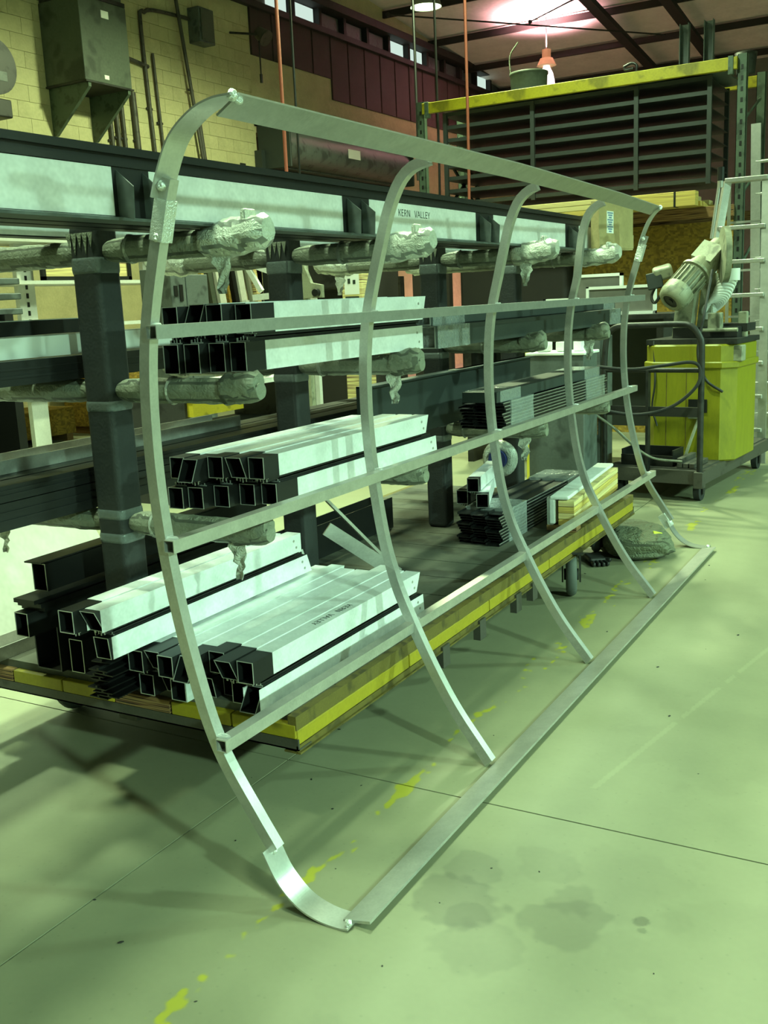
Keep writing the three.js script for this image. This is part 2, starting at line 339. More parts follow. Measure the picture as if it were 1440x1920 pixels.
// the top bar is bent: its far third swings back towards the cart
const bend = (z) => { const t = [[-1.9, 0], [-3.6, 0], [-4.09, -0.02], [-5.12, -0.065], [-6.2, -0.145]]; for (let i = 0; i < 4; i++) if (z > t[i + 1][0]) { const u = Math.max(0, (z - t[i][0]) / (t[i + 1][0] - t[i][0])); return t[i][1] + (t[i + 1][1] - t[i][1]) * u; } return -0.145; };
for (let i = 0; i < 5; i++) {
  const end = i === 0 || i === 4;
  const pts = end ? OUT : [[-1.312, 0.002], [-1.468, 0.18], [-1.632, 0.43], ...OUT.slice(3), [-1.625, 1.945], [-1.575, 1.983], ...(i === 1 ? [[-1.515, 1.998]] : [[-1.535, 1.997]])];
  const sg = sweep2D(pts, 0, TW, FZ[i] - TW / 2, FZ[i] + TW / 2, 70);
  if (!end) { const p = sg.attributes.position; for (let k = 0; k < p.count; k++) { p.setZ(k, p.getZ(k) + 0.12 * Math.max(0, 1 - p.getY(k) / 0.62)); p.setX(k, p.getX(k) + bend(FZ[i]) * Math.max(0, (p.getY(k) - 1.62) / 0.36)); } sg.computeVertexNormals(); }
  mesh(frame, 'stile', sg, M.alu);
  if (end) {
    const zc = FZ[i], w = 0.038;
    mesh(frame, 'corner_strip', sweep2D(i ? [[-1.690, 1.815], [-1.672, 1.868], [-1.645, 1.930], [-1.615, 1.975], [-1.59, 1.998], [-1.572, 2.006]] : [[-1.690, 1.815], [-1.668, 1.868], [-1.622, 1.945], [-1.55, 1.995], [-1.49, 2.012], [-1.436, 2.014]], 0, 0.005, zc - w, zc + w, 50), M.alu);
    mesh(frame, 'corner_strip', sweep2D([[-1.503, 0.160], [-1.462, 0.085], [-1.405, 0.032], [-1.345, 0.010], [-1.275, 0.006], [-1.255, 0.010]], 0, 0.005, zc - w, zc + w, 50), M.alu);
    const weld = (x, y, z, s) => { const g = new THREE.IcosahedronGeometry(s * 0.62, 3); const p = g.attributes.position; for (let k = 0; k < p.count; k++) { const f = 1 + 0.35 * perlin.noise(p.getX(k) * 120, p.getY(k) * 120, p.getZ(k) * 120 + i); p.setXYZ(k, p.getX(k) * f, p.getY(k) * f, p.getZ(k) * f); } g.computeVertexNormals(); return g.translate(x, y, z); };
    mesh(frame, 'weld', [weld(-1.668, 1.84, zc + 0.02, 0.018), weld(-1.665, 1.838, zc - 0.02, 0.016)], M.weld);
    mesh(frame, 'weld', [weld(-1.443 - (i ? 0.137 : 0), 2.012, zc + (i ? -0.02 : 0.02), 0.020), weld(-1.44 - (i ? 0.137 : 0), 2.004, zc, 0.016)], M.weld);
    mesh(frame, 'weld', [weld(-1.497, 0.15, zc, 0.018)], M.weld);
    mesh(frame, 'weld', [weld(-1.262, 0.014, zc + 0.02, 0.016)], M.weld);
    mesh(frame, 'clamp_sleeve', [sweep2D([[-1.718, 1.72], [-1.702, 1.775], [-1.690, 1.815]], -0.003, TW + 0.004, zc - TW / 2 - 0.004, zc + TW / 2 + 0.004, 6), weld(-1.70, 1.725, zc + 0.012, 0.02)], M.weld);
    if (i) mesh(frame, 'clamp_sleeve', [sweep2D([[-1.53, 0.20], [-1.503, 0.16], [-1.48, 0.125]], -0.006, TW + 0.008, zc - 0.026, zc + 0.026, 6)], M.weld);
  }
}
{
  const c = Math.cos(30 * D2R), s = Math.sin(30 * D2R), w = 0.076, t = 0.006, x0 = -1.43, y0 = 2.0126;
  const tb = extrude([[x0, y0], [x0 - w * c, y0 - w * s], [x0 - w * c - t * s, y0 - w * s + t * c], [x0 - t * s, y0 + t * c]], FZ[0] - FZ[4] + 0.02, [], 0, 40).translate(0, 0, FZ[4] - 0.01);
  { const p = tb.attributes.position; for (let k = 0; k < p.count; k++) p.setX(k, p.getX(k) + bend(p.getZ(k))); tb.computeVertexNormals(); }
  mesh(frame, 'top_bar', tb, M.alu);
  mesh(frame, 'bottom_bar', extrude([[-1.285, 0.002], [-1.206, 0.018], [-1.207, 0.026], [-1.286, 0.010]], 4.13).translate(0, 0, -6.07), M.alu);
}
for (const [y, x, z1] of [[1.5, -1.752, -6.36], [0.957, -1.758, -6.22], [0.43, -1.640, -6.22]]) {
  const h = 0.017, k = 0.0145, sh = extrude([[-h, -h], [h, -h], [h, h], [-h, h]], -z1 - 1.92, [[[-k, -k], [k, -k], [k, k], [-k, k]]]);
  const b = mesh(frame, 'crossbar', sh.translate(x + h, y, z1), M.alu);
  for (let i = 0; i < 5; i++) {
    const g = new THREE.TorusGeometry(0.011, 0.005, 6, 10); g.scale(1.4, 0.7, 1);
    mesh(b, 'weld_bead', [at(g, x + h * 0.6, y + h + 0.001, FZ[i] + 0.004, Math.PI / 2)], M.weld);
  }
}

// ───────────────────────── two sided cantilever cart ─────────────────────────
const DECK = 0.335, CX = -2.42, PZ = [-2.45, -3.50, -4.85, -5.90], CR = -1.68, CL = -3.16, CZ0 = -2.34, CZ1 = -5.98;
const cart = thing('cantilever_cart', 'long two sided cantilever cart with wrapped posts and yellow edged deck', 'cart');
{
  // deck planks across the cart
  const n = 14, L = (CZ0 - CZ1 - 0.04) / n;
  for (let i = 0; i < n; i++) mesh(cart, 'deck_plank', box(CR - CL - 0.06, 0.028, L - 0.006, (CR + CL) / 2, DECK - 0.014, CZ0 - 0.02 - L * (i + 0.5)), M.deck);
  // side rail: dark worn timber, yellow board, yellow angle iron
  for (const x of [CR, CL]) {
    const s = x === CR ? 1 : -1;
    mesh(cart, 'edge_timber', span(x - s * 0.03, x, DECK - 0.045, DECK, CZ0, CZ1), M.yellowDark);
    const nb = 5, Lb = (CZ0 - CZ1) / nb;
    for (let i = 0; i < nb; i++) mesh(cart, 'edge_board', rbox(0.032, 0.048, Lb - 0.008, x - s * 0.015, DECK - 0.070, CZ0 - Lb * (i + 0.5), 0.004), M.yellow, 'scuffed yellow edge board');
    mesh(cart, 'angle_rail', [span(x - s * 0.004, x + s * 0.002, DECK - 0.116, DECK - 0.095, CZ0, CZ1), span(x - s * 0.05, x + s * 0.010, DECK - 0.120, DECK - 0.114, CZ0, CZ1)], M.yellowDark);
  }
  for (const z of [CZ0, CZ1]) {
    const s = z === CZ0 ? 1 : -1;
    const nb = 6, Lb = (CR - CL) / nb;
    for (let i = 0; i < nb; i++) mesh(cart, 'end_board', rbox(Lb - 0.006, 0.045, 0.03, CL + Lb * (i + 0.5), DECK - 0.050, z - s * 0.012, 0.004), i % 3 ? M.yellow : M.brownWood);
    mesh(cart, 'end_channel', [span(CL, CR + 0.004, DECK - 0.110, DECK - 0.074, z, z - s * 0.006), span(CL, CR + 0.004, DECK - 0.110, DECK - 0.105, z, z - s * 0.07)], M.steel);
  }
  mesh(cart, 'underframe', [span(-2.46, -2.38, 0.18, 0.30, CZ0 - 0.05, CZ1 + 0.05), span(-3.0, -2.92, 0.2, 0.30, CZ0 - 0.05, CZ1 + 0.05), span(-1.9, -1.82, 0.2, 0.30, CZ0 - 0.05, CZ1 + 0.05), ...[-2.6, -3.6, -4.7, -5.7].map((z) => span(CL + 0.03, CR - 0.03, 0.24, 0.30, z - 0.04, z + 0.04))], M.steel);
  for (const z of [-3.35, -3.7, -4.1, -4.3]) mesh(cart, 'stake_pocket', span(CR - 0.02, CR + 0.012, 0.15, 0.235, z - 0.03, z + 0.03), M.steel);
  // casters
  for (const [x, z, a] of [[-2.0, -2.92, 0.1], [-1.70, -4.90, 0.35], [-3.02, -2.72, 0], [-3.02, -4.9, 0], [-1.86, -5.82, 0.2]]) {
    const r = z === -5.82 ? 0.06 : z === -4.9 ? 0.114 : 0.108;
    const c = new THREE.Group(); c.name = 'caster'; c.position.set(x, 0, z); c.rotation.y = a; cart.add(c);
    mesh(c, 'tyre', at(new THREE.TorusGeometry(r - 0.028, 0.028, 12, 30).scale(1, 1, 1.0), 0, r, 0, 0, Math.PI / 2), M.greyRubber);
    mesh(c, 'hub', [cyl(r - 0.02, r - 0.02, 0.046, 0, r, 0, 0, 0, Math.PI / 2, 26), cyl(0.03, 0.03, 0.075, 0, r, 0, 0, 0, Math.PI / 2, 14)], M.rubber);
    mesh(c, 'fork', [box(0.008, r + 0.05, 0.05, 0.045, r + 0.045, 0), box(0.008, r + 0.05, 0.05, -0.045, r + 0.045, 0), box(0.12, 0.012, 0.11, 0, 2 * r + 0.022 > 0.24 ? 0.238 : 2 * r + 0.02, 0)], M.steelDark);
  }
}
// wrinkled wrap along x: a rough sleeve
function sleeve(len, r, sd, amp = 0.12, bend = 0) {
  const g = new THREE.CylinderGeometry(r, r, len, 22, Math.ceil(len / 0.018), false); g.rotateZ(Math.PI / 2);
  const p = g.attributes.position;
  for (let i = 0; i < p.count; i++) {
    const x = p.getX(i), y = p.getY(i), z = p.getZ(i), a = Math.atan2(z, y);
    const f = 1 + amp * (perlin.noise(x * 26 + sd, Math.cos(a) * 1.6, Math.sin(a) * 1.6 + sd) + 0.6 * perlin.noise(x * 60, Math.cos(a) * 4 + sd, Math.sin(a) * 4));
    const u = x / len + 0.5, e = Math.pow(Math.abs(2 * u - 1), 10), c = 1 - 0.38 * e;
    p.setXYZ(i, x, y * f * c + bend * u * u, z * f * c);
  }
  g.computeVertexNormals(); return g;
}
const TIERS = [0.868, 1.305, 1.742];           // arm centre heights
PZ.forEach((z, i) => {
  const post = mesh(cart, 'post', rbox(0.115, 1.83 - DECK, 0.11, CX, (1.83 + DECK) / 2, z, 0.022), M.charcoal, 'upright post wrapped in dark sheet');
  for (const y of [1.70, 1.257, 0.90, 0.82]) mesh(post, 'tape_band', rbox(0.121, y === 1.70 ? 0.075 : 0.058, 0.116, CX, y, z, 0.024), M.tape, 'grey tape wound around the post');
  // torn wrap teeth at the post head
  const teeth = []; for (let k = 0; k < 5; k++) teeth.push(extrude([[0, 0], [0.022, 0], [0.011, -0.045 - 0.02 * (k % 2)]], 0.002).translate(CX - 0.058 + k * 0.023, 1.80, z + 0.058));
  mesh(post, 'torn_wrap', teeth, M.wrapGrey);
  TIERS.forEach((y, t) => {
    for (const s of [1, -1]) {
      const len = s > 0 ? (t === 2 ? 0.58 : 0.56) : 0.62, x = CX + s * (0.055 + len / 2);
      const arm = mesh(cart, 'arm', sleeve(len, 0.040, i * 3 + t + s, 0.07).translate(x, y, z), M.wrapGrey, 'cantilever arm in grey wrap');
      const tip = sleeve(t === 2 ? 0.24 : 0.14, t === 2 ? 0.052 : 0.046, i * 7 + t * 3 + s, 0.20, 0.02 * s * s);
      if (s < 0) tip.rotateY(Math.PI);
      mesh(arm, 'tip_wrap', tip.translate(CX + s * (len - 0.02), y + 0.004, z), t === 2 ? M.wrap : M.wrapGrey, 'crinkled plastic wrap at the arm tip');
      if (s > 0) mesh(arm, 'band', sleeve(0.035, 0.046, 9 + i, 0.08).translate(CX + 0.16 + 0.12 * ((i + t) % 2), y, z), M.wrap);
      if (s > 0 && t === 2) mesh(arm, 'stop', rbox(0.022, 0.07, 0.06, CX + 0.612, y + 0.05, z, 0.010), M.wrap);
      // hanging shreds
      if ((i + t) % 2 === 0) {
        const sh = new THREE.PlaneGeometry(0.07, 0.12, 6, 8), p = sh.attributes.position;
        for (let k = 0; k < p.count; k++) { const v = (p.getY(k) + 0.06) / 0.12; p.setXYZ(k, p.getX(k) * (0.35 + 0.65 * v) + 0.02 * perlin.noise(v * 4, i, t), p.getY(k), 0.02 * perlin.noise(p.getX(k) * 40, v * 5, i + t)); }
        sh.computeVertexNormals();
        mesh(arm, 'shred', sh.translate(CX + s * (len - 0.06), y - 0.09, z + 0.02), M.wrap);
      }
    }
  });
});
mesh(cart, 'brace', [bar([CX + 0.02, 0.80, -3.56], [CX + 0.26, 0.36, -3.86], 0.05, 0.012), bar([CX + 0.08, 0.60, -3.58], [CX + 0.30, 0.36, -3.80], 0.012, 0.06)], M.alu, 'pale diagonal brace plate');

// ───────────────────────── mullions ─────────────────────────
const TWm = 0.066;
function section(w, h, t) { return [[[-w / 2, 0], [w / 2, 0], [w / 2, h], [-w / 2, h]], [[-w / 2 + t, t], [w / 2 - t, t], [w / 2 - t, h - t], [-w / 2 + t, h - t]]]; }
function shear(g, zN, zF, cN, cF, h) {
  const p = g.attributes.position;
  for (let i = 0; i < p.count; i++) {
    const z = p.getZ(i), y = p.getY(i);
    if (Math.abs(z - zN) < 0.004) p.setZ(i, z + cN * (y - h / 2)); else if (Math.abs(z - zF) < 0.004) p.setZ(i, z + cF * (y - h / 2));
  }
  g.computeVertexNormals(); return g;
}
// x,y: centre and underside of the tube, z: near end; flip hangs the glazing track on top
function mullion(o) {
  const { x, y, z, len, label, group, w = TWm - 0.006, h = 0.07, flip = false, film = [0.10, 1], cN = 0, cF = 0, holes = false, turn = 0, mark } = o;
  const t = thing('mullion', label, 'mullion', [x, y, z], turn, group);
  const [so, si] = section(w, h, 0.0019);
  mesh(t, 'tube', shear(extrude(so, len, [si]).translate(0, 0, -len), 0, -len, cN, cF, h), M.black);
  mesh(t, 'cut_edge', shear(extrude(so, 0.002, [si]).translate(0, 0, 0.0005), 0.0005, 0.0025, cN, cN, h), M.edge, 'bright sawn edge');
  const e = 0.0012;
  const z0 = -film[0], z1 = -len * film[1] + (film[1] === 1 ? 0.0005 : 0);
  if (film[1] > 0) {
    const U = flip ? [[-w / 2 - e, h], [-w / 2 - e, -e], [w / 2 + e, -e], [w / 2 + e, h], [w / 2 + 0.0002, h], [w / 2 + 0.0002, -0.0002], [-w / 2 - 0.0002, -0.0002], [-w / 2 - 0.0002, h]]
      : [[-w / 2 - e, 0], [-w / 2 - 0.0002, 0], [-w / 2 - 0.0002, h + 0.0002], [w / 2 + 0.0002, h + 0.0002], [w / 2 + 0.0002, 0], [w / 2 + e, 0], [w / 2 + e, h + e], [-w / 2 - e, h + e]];
    mesh(t, 'protective_film', shear(extrude(U, z0 - z1).translate(0, 0, z1), z0, z1, 0, film[1] === 1 ? cF : 0, h), [M.film, M.filmB, M.filmC][o.tone ?? 0], 'pale protective film');
  }
  // glazing track with small fins
  const q = [[-0.024, 0], [0.024, 0], [0.024, -0.004], [0.018, -0.004], [0.018, -0.014], [0.015, -0.014], [0.015, -0.004], [0.004, -0.004], [0.004, -0.018], [0.001, -0.018], [0.001, -0.004], [-0.006, -0.004], [-0.006, -0.014], [-0.009, -0.014], [-0.009, -0.004], [-0.018, -0.004], [-0.018, -0.012], [-0.024, -0.012]];
  const qq = flip ? q.map(([a, b]) => [a, h - b]) : q;
  mesh(t, 'glazing_track', extrude(qq, len - 0.06).translate(0, 0, -len + 0.03 - 0.0), M.black);
  mesh(t, 'track_edge', extrude(qq, 0.002).translate(0, 0, -0.029), M.edge);
  if (holes) mesh(t, 'screw', [cyl(0.005, 0.005, 0.003, w / 2 + 0.002, h * 0.7, -len + 0.05, 0, 0, Math.PI / 2, 10), cyl(0.005, 0.005, 0.003, w / 2 + 0.002, h * 0.3, -len + 0.035, 0, 0, Math.PI / 2, 10)], M.aluBright);
  return t;
}
const ordinal = ['outermost', 'second from the grille', 'third from the grille', 'fourth from the grille', 'fifth from the grille', 'sixth from the grille', 'seventh from the grille'];
function stack(place, face, y, zs, len, cols, o = {}) {
  const h = o.h ?? 0.07;
  for (let r = 0; r < 2; r++) for (let c = 0; c < cols[r]; c++) {
    const cut = o.cuts?.[r]?.[c] ?? 0;
    mullion({
      x: face - TWm / 2 - c * TWm, y: y + r * (h + 0.024) + (r ? 0.0022 * ((c * 7) % 3) : 0), z: zs[r][c % zs[r].length], len: len - 0.02 * ((c * 3 + r) % 3), h, flip: r === 0, cN: cut, cF: o.far?.[r] ?? 0,
      film: [[o.bare?.[r] ?? 0.1, 0.12, 0.09, 0.13][c % 4], 1], holes: c === 0, tone: (c * 2 + r) % 3,
      label: `film covered mullion ${place}, ${r ? 'upper' : 'lower'} row, ${ordinal[c]}`, group: 'film covered mullions ' + place,
    });
  }
}
stack('on the deck edge', -1.80, DECK + 0.001, [[-2.33, -2.36, -2.40, -2.36, -2.30, -2.34, -2.30], [-2.31, -2.30, -2.34, -2.26, -2.25, -2.28, -2.26]], 1.10, [7, 7],
  { cuts: [[-0.7, 0, 0, 0.2, 0, 0.4, 0], [0, 0.5, 0, -0.6, 0, 0.5, 0]], far: [0.1, -0.5], bare: [0.0, 0.10] });
stack('atop the deck stack', -2.20, DECK + 0.180, [[-2.13, -2.20], [-2.10, -2.06]], 1.10, [2, 2], { cuts: [[0.1, 0.2], [0.5, 0]], far: [0.4, 0], bare: [0.01, 0.005] });
stack('on the lower arms', -1.90, 0.918, [[-2.63, -2.60, -2.55, -2.50, -2.48], [-2.57, -2.55, -2.53, -2.47, -2.50]], 1.16, [5, 5], { cuts: [[0, 0, 0, 0, 0], [0, 0.4, 0, -0.5, 0]], far: [0.1, -0.4], bare: [0.12, 0.08] });
stack('on the middle arms', -1.90, 1.357, [[-2.52, -2.50, -2.46, -2.44], [-2.56, -2.50, -2.48, -2.45]], 1.18, [4, 4], { h: 0.09, cuts: [[0, 0, 0, 0], [0, 0.0, -0.5, 0]], far: [0, -0.35], bare: [0.10, 0.12] });

// marker lettering on the film
const font = await new FontLoader().loadAsync('fonts/droid/droid_sans_regular.typeface.json');
function lettering(text, w, h) {
  const g = new TextGeometry(text, { font, size: 1, depth: 0.02, curveSegments: 3, bevelEnabled: false }); g.computeBoundingBox();
  const b = g.boundingBox; g.translate(-(b.min.x + b.max.x) / 2, -(b.min.y + b.max.y) / 2, 0); g.scale(w / (b.max.x - b.min.x), h / (b.max.y - b.min.y), 0.02);
  const me = new THREE.Mesh(boxUV(clean(g)), M.ink); me.name = 'marker_lettering'; me.userData.kind = 'stuff'; return me;
}
{
  const host = scene.children.find((o) => o.userData.label?.startsWith('film covered mullion on the deck edge, upper row, outermost'));
  const l = lettering('KERN   VALLEY', 0.24, 0.022); l.rotation.order = 'YXZ'; l.rotation.set(-Math.PI / 2, Math.PI / 2, 0); l.rotation.set(-Math.PI / 2, -Math.PI / 2, 0); l.position.set(-0.002, 0.0714, -0.50); host.add(l);
}
// the long mullion on the top arms
{
  const t = thing('long_mullion', 'long film covered mullion along the top arms with handwriting and clip plates', 'mullion', [-1.965, 1.795, -1.15]);
  const w = 0.07, h = 0.125, L = 5.10, [so, si] = section(w, h, 0.004);
  mesh(t, 'tube', extrude(so, L, [si]).translate(0, 0, -L), M.black);
  const e = 0.0014, cuts = [[-0.0, -0.89], [-1.03, -2.02], [-2.21, -3.16], [-3.36, -4.35], [-4.58, -5.08]];
  for (const [a, b] of cuts) mesh(t, 'protective_film', [span(w / 2, w / 2 + e, 0.002, h - 0.002, a, b), span(-w / 2, w / 2 + e, -e, 0, a, b)], M.film, 'pale protective film');
  mesh(t, 'top_profile', [span(-w / 2, w / 2 + 0.006, h, h + 0.016, 0, -L), span(-w / 2, w / 2 - 0.006, h + 0.016, h + 0.030, 0, -L), span(-w / 2 - 0.01, w / 2 + 0.010, h + 0.030, h + 0.050, 0, -L)], M.blackSatin, 'black grooved top profile');
  mesh(t, 'bottom_flange', span(-w / 2, w / 2 + 0.012, -0.010, -0.002, 0, -L), M.greyPaint);
  for (const z of [-0.96, -2.11, -3.26, -4.46]) for (const d of [0.05, -0.05])
    mesh(t, 'clip_plate', extrude([[0, 0.0], [0.05, -0.012], [0.055, 0.07], [0, 0.115]], 0.004).translate(w / 2, 0.002, z + d), M.greyPaint, 'grey angled clip plate');
  const l = lettering('KERN   VALLEY', 0.27, 0.026); l.rotation.y = Math.PI / 2; l.position.set(w / 2 + e + 0.0001, 0.088, -2.57); t.add(l);
}
for (let i = 0; i < 4; i++) { // further long mullions behind it on the same arms
  const t = thing('long_mullion', `long dark mullion lying behind the handwritten one, ${['nearest to it', 'second behind it', 'against the posts', 'beyond the posts'][i]}`, 'mullion', [-2.06 - i * 0.09 - (i === 3 ? 0.25 : 0), 1.795, -1.2 - 0.05 * i], 0, 'long mullions on the top arms');
  const L = 4.95, [so, si] = section(0.07, 0.10, 0.004);
  mesh(t, 'tube', extrude(so, L, [si]).translate(0, 0, -L), M.black);
  mesh(t, 'protective_film', span(0.0352, 0.0362, 0.004, 0.096, -0.12, -L + 0.1), M.film);
}
// long black mullions on the far side arms
[[1.346, [0.075]], [0.912, [0.085]], null, [1.0, [0.05]]].forEach((row, r) => {
  if (!row) return; const [y, hs] = row;
  for (let c = 0; c < 3; c++) {
    const hgt = hs[0], t = thing('long_black_mullion', `long black mullion on the far side ${['middle arms, lower course', 'lower arms, lower course', 'middle arms, upper course', 'lower arms, upper course'][r]}, ${['beside the posts', 'mid course', 'on the tips'][c]}`, 'mullion', [-2.56 - c * 0.11, y, -1.2 - 0.08 * c - 0.15 * r], 0, 'long black mullions on the far side arms');
    const L = 4.6, [so, si] = section(0.095, hgt, 0.004);
    mesh(t, 'tube', extrude(so, L, [si]).translate(0, 0, -L), M.blackSatin);
    mesh(t, 'rib', [span(0.0475, 0.052, hgt * 0.3, hgt * 0.3 + 0.008, 0, -L), span(0.0475, 0.052, hgt * 0.62, hgt * 0.62 + 0.006, 0, -L)], M.black);
    mesh(t, 'cut_edge', extrude(so, 0.002, [si]), M.edge);
  }
});
{ // flat on edge above the black mullions; white face paints a mirrored lamp
  const t = thing('reflection_faced_flat', 'polished flat on edge over the black mullions, lamp reflection painted white', 'metal strip', [-2.56, 1.424, -1.25]);
  mesh(t, 'plate', span(-0.006, 0.0, 0, 0.065, 0, -1.9), M.alu);
  mesh(t, 'film', span(0.0003, 0.0015, 0, 0.065, 0, -1.9), M.paper);
  mesh(t, 'lip', span(-0.05, 0.0, 0.065, 0.069, 0, -1.9), M.alu);
}
{
  const t = thing('dark_flat', 'dark channel resting above the white faced flat', 'metal strip', [-2.60, 1.4935, -1.25]);
  mesh(t, 'channel', [span(-0.05, 0.0, 0, 0.004, 0, -1.35), span(-0.004, 0.0, 0.004, 0.045, 0, -1.35)], M.blackSatin);
  mesh(t, 'lip', span(-0.02, 0.0, 0.045, 0.048, 0, -1.35), M.edge);
}
{
  const t = thing('aluminium_channel', 'pale aluminium channel lying on the black mullions at the lower arms', 'metal strip', [-2.78, 1.051, -1.3]);
  mesh(t, 'channel', extrude([[-0.08, 0], [0.08, 0], [0.08, 0.045], [0.074, 0.045], [0.074, 0.005], [-0.074, 0.005], [-0.074, 0.045], [-0.08, 0.045]], 2.2).translate(0, 0, -2.2), M.alu);
}
// ───────────────────────── more of the cart load ─────────────────────────
// long film wrapped mullions on the far half of the middle arms
[[-1.95, 1.347, 0.09], [-2.06, 1.347, 0.09], [-2.02, 1.440, 0.05]].forEach(([x, y, h], i) => {
  const t = thing('wrapped_mullion', `long dark mullion in clear film, far middle arms, ${['on the arm tips', 'beside the posts', 'topmost'][i]}`, 'mullion', [x, y, -3.82 - 0.05 * i], 0, 'wrapped mullions on the far middle arms');
  const L = 2.66, [so, si] = section(0.09, h, 0.004);
  mesh(t, 'tube', extrude(so, L, [si]).translate(0, 0, -L), M.darkGreen);
  mesh(t, 'clear_wrap', span(-0.047, 0.047, -0.002, h + 0.002, -0.02, -0.34), M.clear, 'crinkled clear wrap');
  mesh(t, 'clear_wrap', span(-0.047, 0.047, -0.002, h + 0.002, -L + 0.25, -L + 0.02), M.clear, 'crinkled clear wrap');
  mesh(t, 'cut_edge', extrude(so, 0.002, [si]), M.edge);
});
// bundles of thin black channel strips
function stripBundle(label, x, y, z, len, cols, rows, wrapAt) {
  const t = thing('strip_bundle', label, 'bundle', [x, y, z]);
  const w = 0.075, p = 0.0165;
  const g = boxUV(clean(extrude([[-w / 2, 0], [w / 2, 0], [w / 2, 0.012], [w / 2 - 0.002, 0.012], [w / 2 - 0.002, 0.003], [-w / 2 + 0.002, 0.003], [-w / 2 + 0.002, 0.012], [-w / 2, 0.012]], len).translate(0, 0, -len)));
  const e = boxUV(clean(span(w / 2 - 0.001, w / 2 + 0.0014, 0.009, 0.0135, 0.001, -len)));
  for (let c = 0; c < cols; c++) for (let r = 0; r < rows; r++) {
    const m = new THREE.Mesh(g, M.blackSatin); m.name = 'strip'; m.castShadow = m.receiveShadow = true;
    m.position.set(-w / 2 - c * (w + 0.003), r * p, -0.03 * ((c * 5 + r * 3) % 4) * 0.5); t.add(m);
    if (c === 0) { const k = new THREE.Mesh(e, M.alu); k.name = 'bright_lip'; k.castShadow = k.receiveShadow = true; m.add(k); }
  }
  const W = cols * (w + 0.003), H = rows * p;
  for (const [a, b] of wrapAt) {
    const g2 = new THREE.BoxGeometry(W + 0.006, H + 0.006, b - a, 10, 8, 10), q = g2.attributes.position;
    for (let i = 0; i < q.count; i++) { const f = 0.004 * perlin.noise(q.getX(i) * 30, q.getY(i) * 30, q.getZ(i) * 30 + a); q.setXYZ(i, q.getX(i) + f, q.getY(i) + Math.abs(f), q.getZ(i)); }
    g2.computeVertexNormals();
    mesh(t, 'clear_wrap', g2.translate(-W / 2 + 0.002, H / 2 - 0.001, -(a + b) / 2), M.clear, 'shiny clear stretch wrap');
  }
  return t;
}
stripBundle('bundle of thin black strips in clear wrap on the cart deck', -1.93, DECK + 0.001, -4.50, 1.3, 3, 10, [[0.12, 0.36], [1.0, 1.28]]);
stripBundle('bundle of thin black strips in clear wrap on the lower arms', -1.90, 0.916, -4.50, 1.62, 3, 8, [[0.10, 0.40], [1.25, 1.6]]);
{ // flat dark sheet stock over the strips
  const t = thing('wrapped_plate', 'dark flat plate with crinkled clear wrap on top of the lower arm strips', 'metal plate', [-1.99, 1.051, -4.46]);
  mesh(t, 'plate', span(-0.10, 0.08, 0, 0.05, 0, -1.6), M.darkGreen);
  for (const [a, b] of [[-0.04, -0.30], [-1.3, -1.58]]) mesh(t, 'clear_wrap', span(-0.102, 0.082, -0.001, 0.053, a, b), M.clear);
}
{
  const t = thing('dark_sheet', 'dark green painted panel standing on edge behind the lower arm mullions', 'panel', [-2.30, 0.915, -3.85]);
  mesh(t, 'panel', span(-0.02, 0.02, 0, 0.27, 0, -2.0), M.darkGreen);
  mesh(t, 'lip', span(-0.02, 0.05, 0.262, 0.27, 0, -2.0), M.darkGreen);
}
{ // pale boards wrapped in white foam on the far deck corner
  const t = thing('board_bundle', 'bundle of pale boards with white foam on top at the deck corner', 'lumber', [-1.745, DECK + 0.038, -5.42], 4.7 * D2R);
  const L = 1.06;
  for (let r = 0; r < 4; r++) mesh(t, 'board', rbox(0.085, 0.031, L, -0.02, 0.016 + r * 0.033, 0, 0.003), r % 2 ? M.lumberPale : M.lumber);
  mesh(t, 'foam', [rbox(0.10, 0.020, L + 0.01, -0.055, 0.145, 0, 0.008), rbox(0.035, 0.15, 0.03, -0.11, 0.07, L / 2 - 0.03, 0.008), rbox(0.03, 0.14, L, -0.095, 0.075, 0, 0.008)], M.filmWhite, 'white foam sheet');
  for (const z of [L / 2 - 0.06, -L / 2 + 0.08]) mesh(t, 'dunnage', rbox(0.16, 0.036, 0.09, -0.05, -0.020, z, 0.004), M.brownWood, 'brown timber block');
}
{ // loose short mullions lying crosswise on the far deck
  const specs = [[-2.06, DECK + 0.171, -4.60, 0.5, 0.35], [-2.12, DECK + 0.245, -4.62, 0.55, 0.22], [-2.20, DECK + 0.171, -4.66, 0.5, 0.1]];
  specs.forEach(([x, y, z, len, turn], i) => mullion({ x, y, z, len, turn, label: `short mullion lying on the wrapped strips on the deck, ${['turned the most', 'topmost', 'next to the post'][i]}`, group: 'short mullions on the strips', film: [0.05, 1] }));
}
